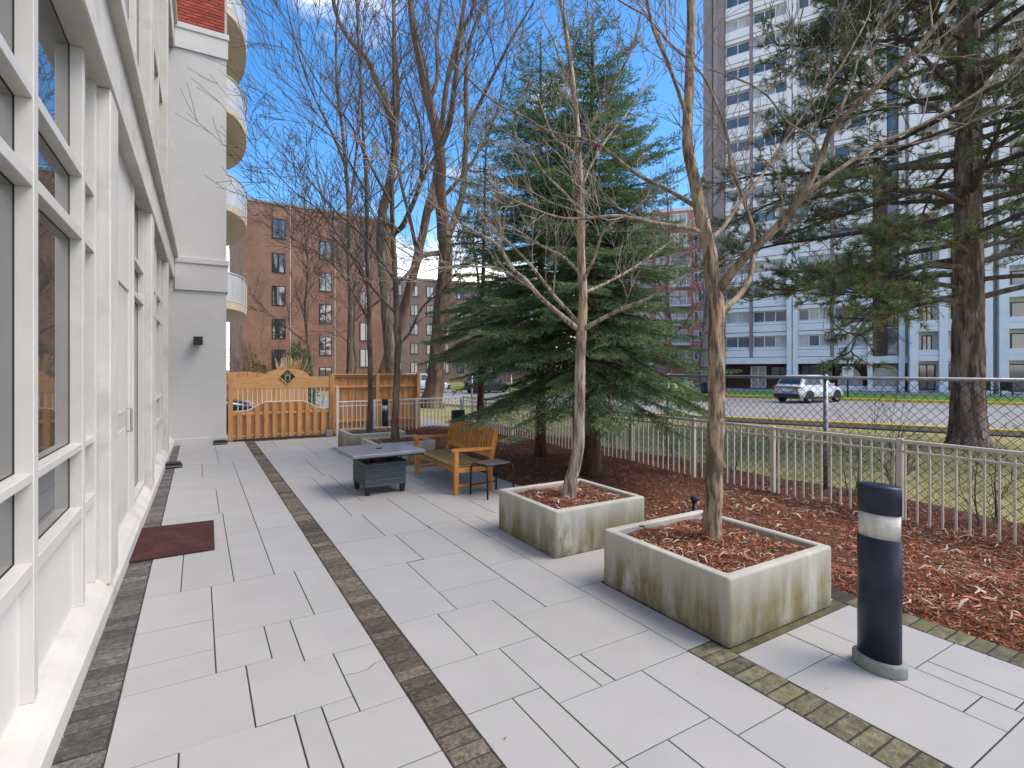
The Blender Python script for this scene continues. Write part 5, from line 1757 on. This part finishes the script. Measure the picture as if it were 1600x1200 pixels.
def bare_tree(name, label, limbs, mat, seed, rmin, spread, level=2, twig_len=0.55, start=0.35, up=0.3, sides=9, wob=0.0, group=None, mat_tw=None, flare=True, every=None, mat_limb=None, tpow=.95, lw=1.0):
    rng = random.Random(seed)
    base = Vector(limbs[0][0][0])
    t = thing(name, label, 'tree', base, 0, group)
    tw = MB()
    for i, (P, r0, r1) in enumerate(limbs):
        P = [Vector(p) - base for p in P]
        if i:
            r0, r1 = r0 * lw, r1 * lw
        pts, rad = smooth_path(P, r0, r1, 4 if i == 0 else 3, wob, rng, tpow if i == 0 else .8)
        if i == 0 and flare:
            for k in range(min(5, len(rad))):
                rad[k] *= 1 + .55 * (1 - k / 5) ** 2
        ns = sides if i == 0 else max(5, sides - 3)
        b = MB()
        b.tube(pts, rad, ns)
        # slightly uneven section
        for k in range(len(b.v)):
            x, y, z = b.v[k]
            c_ = pts[min(k // ns, len(pts) - 1)]
            f_ = 1 + .10 * math.sin(3.1 * z * 4 + k % ns * 2.3) * (1 if i == 0 else .5)
            b.v[k] = (c_.x + (x - c_.x) * f_, c_.y + (y - c_.y) * f_, z)
        b.build('trunk' if i == 0 else 'limb', mat if i == 0 else (mat_limb or mat), t, True)
        length = sum((pts[k + 1] - pts[k]).length for k in range(len(pts) - 1))
        stp = every or spread
        acc = 0.0
        for k in range(1, len(pts)):
            acc += (pts[k] - pts[k - 1]).length
            fr_ = k / (len(pts) - 1)
            if fr_ < (start if i == 0 else .22):
                acc = 0
                continue
            while acc > stp:
                acc -= stp
                tg = (pts[k] - pts[k - 1]).normalized()
                ax = tg.orthogonal().normalized()
                ax.rotate(Matrix.Rotation(rng.uniform(0, 6.283), 3, tg))
                a = rng.uniform(.5, 1.05)
                nd = tg * math.cos(a) + ax * math.sin(a) + Vector((0, 0, .25))
                L_ = twig_len * rng.uniform(.55, 1.35) * (1.15 - .45 * fr_)
                twig(tw, rng, pts[k], nd, L_, max(rmin, min(rad[k] * .45, rmin * 3.2)), level, rmin, up, max(.05, twig_len * .16))
        twig(tw, rng, pts[-1], (pts[-1] - pts[-2]), twig_len, max(rmin, rad[-1] * .8), level, rmin, up, max(.05, twig_len * .16))
    o = tw.build('twigs', mat_tw or mat, t, True)
    o['kind'] = 'stuff'
    return t


m_twig = bark('twig_bark', (.34, .285, .24), (.21, .17, .14), (.42, .37, .32))
m_twig_dk = bark('dark_twig', (.13, .10, .082), (.085, .066, .055), (.17, .14, .12))
t1 = bare_tree('bare_tree', 'bare tree with peeling tan bark in the planter beside the near bollard', OAK1, m_bark_peel, 5, .0021, .25, 2, .52, .42, mat_tw=m_twig, sides=14, mat_limb=m_bark_limb, tpow=1.3, lw=.82)
t2 = bare_tree('bare_tree', 'slender bare tree with pale bark in the planter next to the stool', OAK2, m_bark_pale, 9, .0026, .24, 2, .55, .42, mat_tw=m_twig, sides=12)
t3 = bare_tree('bare_tree', 'bare tree rising from the planter behind the slate-topped table', PLA, m_bark_grey, 12, .0042, .27, 2, 1.25, .40, mat_tw=m_twig_dk, sides=9)
t4 = bare_tree('bare_tree', 'slim dark-stemmed bare tree in the planter closest to the gate', PLB, m_bark_grey, 14, .0042, .28, 2, 1.25, .38, mat_tw=m_twig_dk, sides=8)
fa = bare_tree('bare_tree', 'big bare tree with thick leaning brown trunk beyond the cedar fence', FAR_A, m_bark_brn, 21, .010, .9, 2, 3.2, .5, lw=.8, sides=12, mat_tw=m_twig_dk)
fb = bare_tree('bare_tree', 'grey-brown bare tree forking high up behind the cedar fence', FAR_B, m_bark_grey, 22, .009, .8, 2, 2.9, .42, lw=.8, sides=10, mat_tw=m_twig_dk)
fc = bare_tree('bare_tree', 'reddish slanting bare tree behind the cedar fence', FAR_C, m_bark_brn, 23, .011, 1.15, 2, 3.4, .4, lw=.8, sides=9, mat_tw=m_twig_dk)
fd = bare_tree('bare_tree', 'thin straight bare tree standing in front of the brown brick block', FAR_D, m_bark_grey, 24, .007, .5, 2, 2.3, .3, sides=8, mat_tw=m_twig_dk)


def simple_tree(x, y, H_, r, lean, seed, label, rmin):
    rg = random.Random(seed)
    z0 = ground_z(x, y) - .05
    top = Vector((x + lean[0], y + lean[1], z0 + H_))
    base = Vector((x, y, z0))
    P = [base.lerp(top, k / 6) + Vector((rg.gauss(0, .012 * H_), rg.gauss(0, .012 * H_), 0)) * (1 if 0 < k < 6 else 0) for k in range(7)]
    limbs = [(P, r, r * .25)]
    for k in range(7):
        f_ = rg.uniform(.28, .8)
        p = base.lerp(top, f_)
        i = int(f_ * 6)
        p = P[i].lerp(P[i + 1], f_ * 6 - i)
        a = rg.uniform(0, 6.283)
        L_ = H_ * .38 * (1.15 - f_)
        Q = [p]
        d_ = Vector((math.cos(a), math.sin(a), .8)).normalized()
        for j in range(4):
            d_ = (d_ + Vector((rg.gauss(0, .16), rg.gauss(0, .16), .10))).normalized()
            Q.append(Q[-1] + d_ * L_ / 4)
        limbs.append((Q, r * .45 * (1.1 - f_ * .6), r * .13))
    return bare_tree('bare_tree', label, limbs, m_bark_grey, seed + 100, rmin, H_ * .055, 2, H_ * .14, .3, sides=8, mat_tw=m_twig_dk)


simple_tree(29.5, 26.5, 15, .16, (-.4, .3), 31, 'dark bare tree before the rose-red block, left of its balconies', .013)
simple_tree(33.6, 27.2, 13, .14, (.5, .2), 32, 'bare tree between the rose-red block and the white tower', .013)
simple_tree(20.5, 40.5, 16, .2, (.3, -.2), 33, 'bare tree beside the white parked car near the road end', .015)
simple_tree(8.3, 30.5, 11, .10, (.2, .2), 34, 'thin bare tree leaning beside the big trunk', .010)
simple_tree(4.6, 26.0, 9.5, .085, (-.3, .2), 35, 'multi-branched bare sapling before the brown block beyond the gate', .009)
simple_tree(9.8, 40.0, 13, .14, (.3, .2), 36, 'bare tree at the right corner of the brown block', .014)

# a few dead leaves still hanging on the near tree
m_leaf = M('dead_leaf', (.36, .17, .06), (.25, .10, .035), scale=20, rough=.8)
rl_ = random.Random(77)
lb = MB()
tips = [t1.location + Vector(v) for v in []]
for o_ in t1.children:
    if o_.name.startswith('limb'):
        vs = o_.data.vertices
        for _ in range(5):
            v_ = vs[rl_.randrange(len(vs) // 2, len(vs))].co
            tips.append(Vector(v_))
for p in tips:
    if rl_.random() < .55:
        continue
    for _ in range(rl_.randint(1, 3)):
        c_ = p + Vector((rl_.gauss(0, .03), rl_.gauss(0, .03), -rl_.uniform(.01, .06)))
        a = Vector((rl_.gauss(0, 1), rl_.gauss(0, 1), -1.3)).normalized() * rl_.uniform(.03, .055)
        s_ = a.orthogonal().normalized() * rl_.uniform(.008, .014)
        lb.face([c_, c_ + a * .5 + s_, c_ + a + s_ * .2 + Vector((0, 0, .008)), c_ + a * .5 - s_])
lb.build('dead_leaves', m_leaf, t1)['kind'] = 'stuff'


def needles(starts, dirs, lens, step, nl, nw, pal, rng, spread=.72, tipbright=.5):
    starts, dirs, lens = np.array(starts), np.array(dirs), np.array(lens)
    dirs = dirs / np.linalg.norm(dirs, axis=1)[:, None]
    cnt = np.maximum(2, (lens / step).astype(int))
    idx = np.repeat(np.arange(len(starts)), cnt)
    n_ = len(idx)
    t = rng.random(n_)
    D = dirs[idx]
    ref = np.where(np.abs(D[:, 2:3]) < .9, np.array([[0, 0, 1.]]), np.array([[1., 0, 0]]))
    U = np.cross(D, ref)
    U /= np.linalg.norm(U, axis=1)[:, None]
    W = np.cross(D, U)
    a = rng.uniform(0, 2 * np.pi, n_)
    rad = U * np.cos(a)[:, None] + W * np.sin(a)[:, None]
    ln = nl * rng.uniform(.7, 1.15, n_)
    nd = D * (1 - spread * .45) + rad * spread
    nd[:, 2] += .12
    nd /= np.linalg.norm(nd, axis=1)[:, None]
    base = starts[idx] + D * (t * lens[idx])[:, None]
    side = np.cross(nd, rng.normal(size=(n_, 3)))
    side /= np.linalg.norm(side, axis=1)[:, None]
    V = np.empty((n_, 3, 3))
    V[:, 0] = base - side * (nw / 2)
    V[:, 1] = base + side * (nw / 2)
    V[:, 2] = base + nd * ln[:, None]
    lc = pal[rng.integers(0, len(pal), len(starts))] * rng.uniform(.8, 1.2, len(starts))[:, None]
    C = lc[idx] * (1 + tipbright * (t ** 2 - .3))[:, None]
    return V.reshape(-1, 3), np.arange(n_ * 3).reshape(-1, 3), np.repeat(C, 3, axis=0)


PAL_SP = np.array([(.135, .225, .095), (.105, .19, .09), (.175, .27, .105), (.115, .195, .115), (.215, .285, .11)])


def spruce(label, x, y, H_, R0, zlow, seed, step, wh=.17, nb=6, nl=.034, nw=.0058, lean=(0, 0), name='spruce_tree', r=.15, power=.72, gap=.058, mat=m_bark_spr):
    rg = random.Random(seed)
    ng = np.random.default_rng(seed)
    t = thing(name, label, 'tree', (x, y, 0.0 if x < 7.3 else ground_z(x, y)))
    tr_, tr_r = smooth_path([(0, 0, -.1), (lean[0] * .3, lean[1] * .3, H_ * .3), (lean[0] * .6, lean[1] * .6, H_ * .6), (lean[0], lean[1], H_)], r, .012, 6)
    tr_r[0] *= 1.3
    MB().tube(tr_, tr_r, 10).build('trunk', mat, t, True)
    br = MB()
    S, D, L = [], [], []
    z = zlow
    k0 = rg.uniform(0, 6)
    while z < H_ - .12:
        f_ = (z - zlow) / (H_ - zlow)
        for k in range(nb if f_ < .85 else 4):
            az = k0 + k * 6.283 / nb + rg.gauss(0, .22)
            Lb = R0 * (1 - f_) ** power * rg.uniform(.72, 1.12) + .10
            el = math.radians(-16 + 52 * f_ ** 1.2) + rg.gauss(0, .07)
            dx, dy = math.cos(az), math.sin(az)
            zz = z + rg.uniform(-.5, .5) * wh
            fz = max(0, min(1, zz / H_))
            o_ = Vector((lean[0] * fz, lean[1] * fz, zz))
            n_ = 8
            pts = []
            for i in range(n_ + 1):
                u = i / n_
                pts.append(o_ + Vector((dx * Lb * u, dy * Lb * u, Lb * (u * math.tan(el) - .22 * u * u * (1 - f_) + .14 * u ** 4))) + Vector((-dy, dx, 0)) * (rg.gauss(0, .012) * i))
            br.tube(pts, [max(.003, (.006 + .009 * Lb) * (1 - .85 * i / n_)) for i in range(n_ + 1)], 4, False)
            s_ = .10 + .12 * Lb
            while s_ < Lb:
                u = s_ / Lb
                i = min(int(u * n_), n_ - 1)
                p = pts[i].lerp(pts[i + 1], u * n_ - i)
                tg = (pts[i + 1] - pts[i]).normalized()
                sd_ = Vector((-dy, dx, 0))
                for sg in (-1, 1):
                    if rg.random() < .10:
                        continue
                    bl = min(.50, .10 + .42 * (Lb - s_)) * rg.uniform(.55, 1.15) * (.55 + .45 * min(1, u * 2.2))
                    an = rg.uniform(.65, 1.05)
                    d_ = tg * math.cos(an) + sd_ * (sg * math.sin(an)) + Vector((0, 0, -.18 * (1 - f_) + rg.gauss(0, .10)))
                    d_.normalize()
                    S.append(p[:])
                    D.append(d_[:])
                    L.append(bl)
                    m_ = int(bl / .075)
                    for j in range(1, m_ + 1):
                        q_ = p + d_ * (bl * j / (m_ + 1))
                        for s2 in (-1, 1):
                            if rg.random() < .25:
                                continue
                            side = Vector((0, 0, 1)).cross(d_).normalized()
                            d2 = d_ * .62 + side * (s2 * .72) + Vector((0, 0, rg.gauss(-.12, .12)))
                            S.append(q_[:])
                            D.append(d2[:])
                            L.append(bl * .42 * (1 - .6 * j / (m_ + 1)) + .02)
                s_ += gap * rg.uniform(.8, 1.25)
            S.append(pts[-2][:])
            D.append((pts[-1] - pts[-2])[:])
            L.append((pts[-1] - pts[-2]).length + .06)
        k0 += 1.1
        z += wh * rg.uniform(.8, 1.2)
    S.append((lean[0], lean[1], H_ - .35))
    D.append((0, 0, 1))
    L.append(.42)
    o = br.build('branches', mat, t, True)
    o['kind'] = 'stuff'
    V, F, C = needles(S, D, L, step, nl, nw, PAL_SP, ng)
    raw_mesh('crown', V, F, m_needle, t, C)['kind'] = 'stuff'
    return t


spruce('large green spruce with thick trunk in the mulch right behind the pale slender tree', 5.12, 6.19, 7.0, 2.0, 1.5, 41, .0068, wh=.17, nb=7, nw=.0092)
spruce('middle spruce whose trunk stands between bench and large spruce', 5.44, 8.06, 7.8, 1.8, 2.05, 42, .0100, wh=.20, nb=7, nl=.038, nw=.0105, r=.11)
spruce('thinner spruce with leaning trunk behind the wooden bench', 5.85, 11.3, 8.2, 1.5, 2.1, 43, .011, wh=.27, nb=6, nl=.042, nw=.009, r=.10, lean=(.25, .1))
spruce('conical green conifer shrub behind the cedar gate', 3.02, 19.5, 2.6, .62, .1, 44, .009, wh=.10, nb=8, nl=.05, nw=.012, name='conifer_shrub', r=.05, gap=.06)


# ---------------- tall pine beyond the fence
def pine(x, y, H_, seed):
    rg = random.Random(seed)
    ng = np.random.default_rng(seed)
    t = thing('pine_tree', 'tall pine with thick furrowed trunk on the lawn beyond the chain-link fence', 'tree', (x, y, ground_z(x, y) - .05))
    prof = [(0, .66), (.10, .57), (.35, .49), (.8, .45), (1.6, .425), (3, .405), (4.5, .375), (6, .35), (8, .315), (10, .27), (13, .20), (16, .12), (H_, .03)]
    b = MB()
    ns = 40
    rows = []
    zz = 0.0
    zs = []
    while zz < 9:
        zs.append(zz)
        zz += .09
    zs += [9.5, 10, 11, 13, 16, H_]
    for z in zs:
        for k in range(len(prof) - 1):
            if prof[k][0] <= z <= prof[k + 1][0]:
                u = (z - prof[k][0]) / (prof[k + 1][0] - prof[k][0])
                r_ = (prof[k][1] + (prof[k + 1][1] - prof[k][1]) * u) * .74
        for k in range(ns):
            a = 2 * math.pi * k / ns
            # furrowed plates and root flare
            n1 = math.sin(9 * a + 1.7 * math.sin(z * 1.3) + 2.0 * math.sin(z * 2.9 + 3 * a))
            n2 = math.sin(17 * a + 3.1 * math.sin(z * 2.2 + a))
            f_ = 1 + .045 * n1 + .028 * n2 + rg.gauss(0, .008)
            if z < .7:
                f_ += (.7 - z) * .28 * max(0, math.sin(5 * a + .6))
            b.v.append((r_ * f_ * math.cos(a) + .02 * z * .2, r_ * f_ * math.sin(a), z))
    for i in range(len(zs) - 1):
        for k in range(ns):
            j = (k + 1) % ns
            b.f.append((i * ns + k, i * ns + j, (i + 1) * ns + j, (i + 1) * ns + k))
    b.build('trunk', m_bark_pine, t, True)
    br = MB()
    S, D, L = [], [], []
    S2, D2_, L2 = [], [], []
    z = 3.5
    az = .4
    while z < 15:
        az += 2.4 + rg.gauss(0, .35)
        Lb = (5.4 if z < 9 else 5.4 - (z - 9) * .45) * rg.uniform(.62, 1.08)
        d_ = Vector((math.cos(az), math.sin(az), rg.uniform(-.06, .30)))
        p = Vector((.22 * math.cos(az), .22 * math.sin(az), z))
        pts = [p.copy()]
        n_ = 12
        for i in range(n_):
            d_ = (d_ + Vector((rg.gauss(0, .10), rg.gauss(0, .10), rg.gauss(-.02, .06)))).normalized()
            p = p + d_ * Lb / n_
            pts.append(p.copy())
        r0 = .028 + .009 * Lb
        br.tube(pts, [max(.012, r0 * (1 - .8 * i / n_)) for i in range(n_ + 1)], 6, False)
        for i in range(3, n_ + 1):
            f_ = i / n_
            for _ in range(4 if f_ > .35 else 1):
                tg = (pts[i] - pts[i - 1]).normalized()
                ax = Vector((0, 0, 1)).cross(tg).normalized() * rg.choice((-1, 1))
                an = rg.uniform(.4, 1.1)
                d2 = tg * math.cos(an) + ax * math.sin(an) + Vector((0, 0, rg.gauss(.05, .22)))
                d2.normalize()
                ls = rg.uniform(.45, 1.25) * (1.2 - .5 * f_)
                q_ = pts[i].copy()
                sp = [q_.copy()]
                for j in range(5):
                    d2 = (d2 + Vector((rg.gauss(0, .18), rg.gauss(0, .18), rg.gauss(.02, .14)))).normalized()
                    q_ = q_ + d2 * ls / 5
                    sp.append(q_.copy())
                br.tube(sp, [max(.006, .018 * (1 - .7 * j / 5)) for j in range(6)], 3, False)
                for j in range(2, 6):
                    for _k in range(3 if j > 2 else 1):
                        if rg.random() < .22:
                            continue
                        d3 = ((sp[j] - sp[j - 1]).normalized() + Vector((rg.gauss(0, .6), rg.gauss(0, .6), rg.gauss(.18, .4)))).normalized()
                        ls3 = rg.uniform(.08, .24)
                        br.tube([sp[j], sp[j] + d3 * ls3], [.007, .005], 3, False)
                        S.append((sp[j] + d3 * ls3 * .35)[:])
                        D.append(d3[:])
                        L.append(ls3 * .8)
            if rg.random() < .5:                      # bare dead twigs inside the crown
                tg = (pts[i] - pts[i - 1]).normalized()
                d2 = (tg * .5 + Vector((rg.gauss(0, .7), rg.gauss(0, .7), rg.gauss(-.2, .4)))).normalized()
                twig(br, rg, pts[i], d2, rg.uniform(.5, 1.1), .012, 1, .006, -.1, .16)
        z += rg.uniform(.085, .18)
    o = br.build('branches', m_twig_dk, t, True)
    o['kind'] = 'stuff'
    pal = np.array([(.18, .25, .08), (.14, .20, .075), (.23, .285, .09), (.15, .215, .095), (.25, .19, .08)])
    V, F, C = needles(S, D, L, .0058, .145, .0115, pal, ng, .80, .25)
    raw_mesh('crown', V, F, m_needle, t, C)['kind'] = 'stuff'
    return t


pine(15.6, 5.1, 19, 61)


# ---------------- shrubs beyond the gate
def leaf_shrub(label, x, y, w, h, n_, seed, pal, name='leafy_shrub', size=.05):
    ng = np.random.default_rng(seed)
    t = thing(name, label, 'shrub', (x, y, ground_z(x, y) + .04))
    st_ = MB()
    rg = random.Random(seed)
    for k in range(9):
        twig(st_, rg, Vector((rg.gauss(0, .06), rg.gauss(0, .06), 0)), Vector((rg.gauss(0, .35), rg.gauss(0, .35), 1)), h * .9, .014, 2, .005, .3, .15)
    st_.build('stems', m_twig_dk, t, True)
    u = ng.normal(size=(n_, 3))
    u /= np.linalg.norm(u, axis=1)[:, None]
    rr = ng.random(n_) ** .5 * (1 + .25 * np.sin(5 * u[:, 0] + 3 * u[:, 2]))
    c = u * rr[:, None] * np.array([w / 2, w / 2, h * .45]) + np.array([0, 0, h * .55])
    a = ng.normal(size=(n_, 3))
    a /= np.linalg.norm(a, axis=1)[:, None]
    b_ = np.cross(a, ng.normal(size=(n_, 3)))
    b_ /= np.linalg.norm(b_, axis=1)[:, None]
    s_ = size * ng.uniform(.6, 1.2, n_)[:, None]
    V = np.stack([c - a * s_, c + b_ * s_ * .35, c + a * s_, c - b_ * s_ * .35], 1)
    C = np.repeat(np.array(pal)[ng.integers(0, len(pal), n_)] * ng.uniform(.7, 1.3, n_)[:, None], 4, axis=0)
    raw_mesh('foliage', V.reshape(-1, 3), np.arange(n_ * 4).reshape(-1, 4), m_shrub, t, C)['kind'] = 'stuff'


leaf_shrub('dark green leafy shrub beyond the gate beside the grey end wall', 1.55, 18.6, 1.5, 2.1, 2600, 71, [(.06, .10, .03), (.09, .11, .035), (.14, .10, .04)])
# plume grass by the gate
pg = thing('plume_grass', 'clump of straw-coloured plume grass behind the gate arch', 'grass', (2.6, 18.3, 0))
gb_ = MB()
rg_ = random.Random(4)
for k in range(160):
    a = rg_.uniform(0, 6.283)
    s_ = rg_.uniform(.1, .55)
    hh = rg_.uniform(1.2, 2.0)
    gb_.tube([(0, 0, 0), (math.cos(a) * s_ * .4, math.sin(a) * s_ * .4, hh * .6), (math.cos(a) * s_, math.sin(a) * s_, hh)], [.008, .007, .004 + (.016 if rg_.random() < .3 else 0)], 3, False)
gb_.build('stalks', m_straw, pg)['kind'] = 'stuff'

# ---------------- dry stems along the fence
DRY = [(6.83, 1.35, .75), (6.86, 2.05, .62), (6.82, 2.75, .8), (6.9, 3.35, .6), (6.85, 4.3, .72), (6.84, 5.0, .66), (6.88, 6.1, .7), (6.86, 7.6, .7)]
DLAB = ['fourth dry shrub from the tall galvanised fence post, on the side away from the spruces', 'third dry shrub from the tall galvanised fence post, on the side away from the spruces',
        'second dry shrub from the tall galvanised fence post, on the side away from the spruces', 'first dry shrub from the tall galvanised fence post, on the side away from the spruces',
        'first dry shrub from the tall galvanised fence post, on the side towards the spruces', 'second dry shrub from the tall galvanised fence post, on the side towards the spruces',
        'third dry shrub from the tall galvanised fence post, on the side towards the spruces', 'dry shrub against the chain-link fence right behind the large spruce']
for k, (x, y, h_) in enumerate(DRY):
    rg_ = random.Random(300 + k)
    t = thing('dry_shrub', DLAB[k], 'shrub', (x, y, 0), 0, 'dry shrubs along the chain-link fence')
    for j in range(rg_.randint(2, 4)):
        b = MB()
        twig(b, rg_, Vector((rg_.gauss(0, .05), rg_.gauss(0, .05), -.02)), Vector((rg_.gauss(0, .22), rg_.gauss(0, .35), 1)), h_ * rg_.uniform(.7, 1.1), rg_.uniform(.006, .014), 2, .0026, .2, .09)
        b.build('stem', m_twig_dk, t, True)
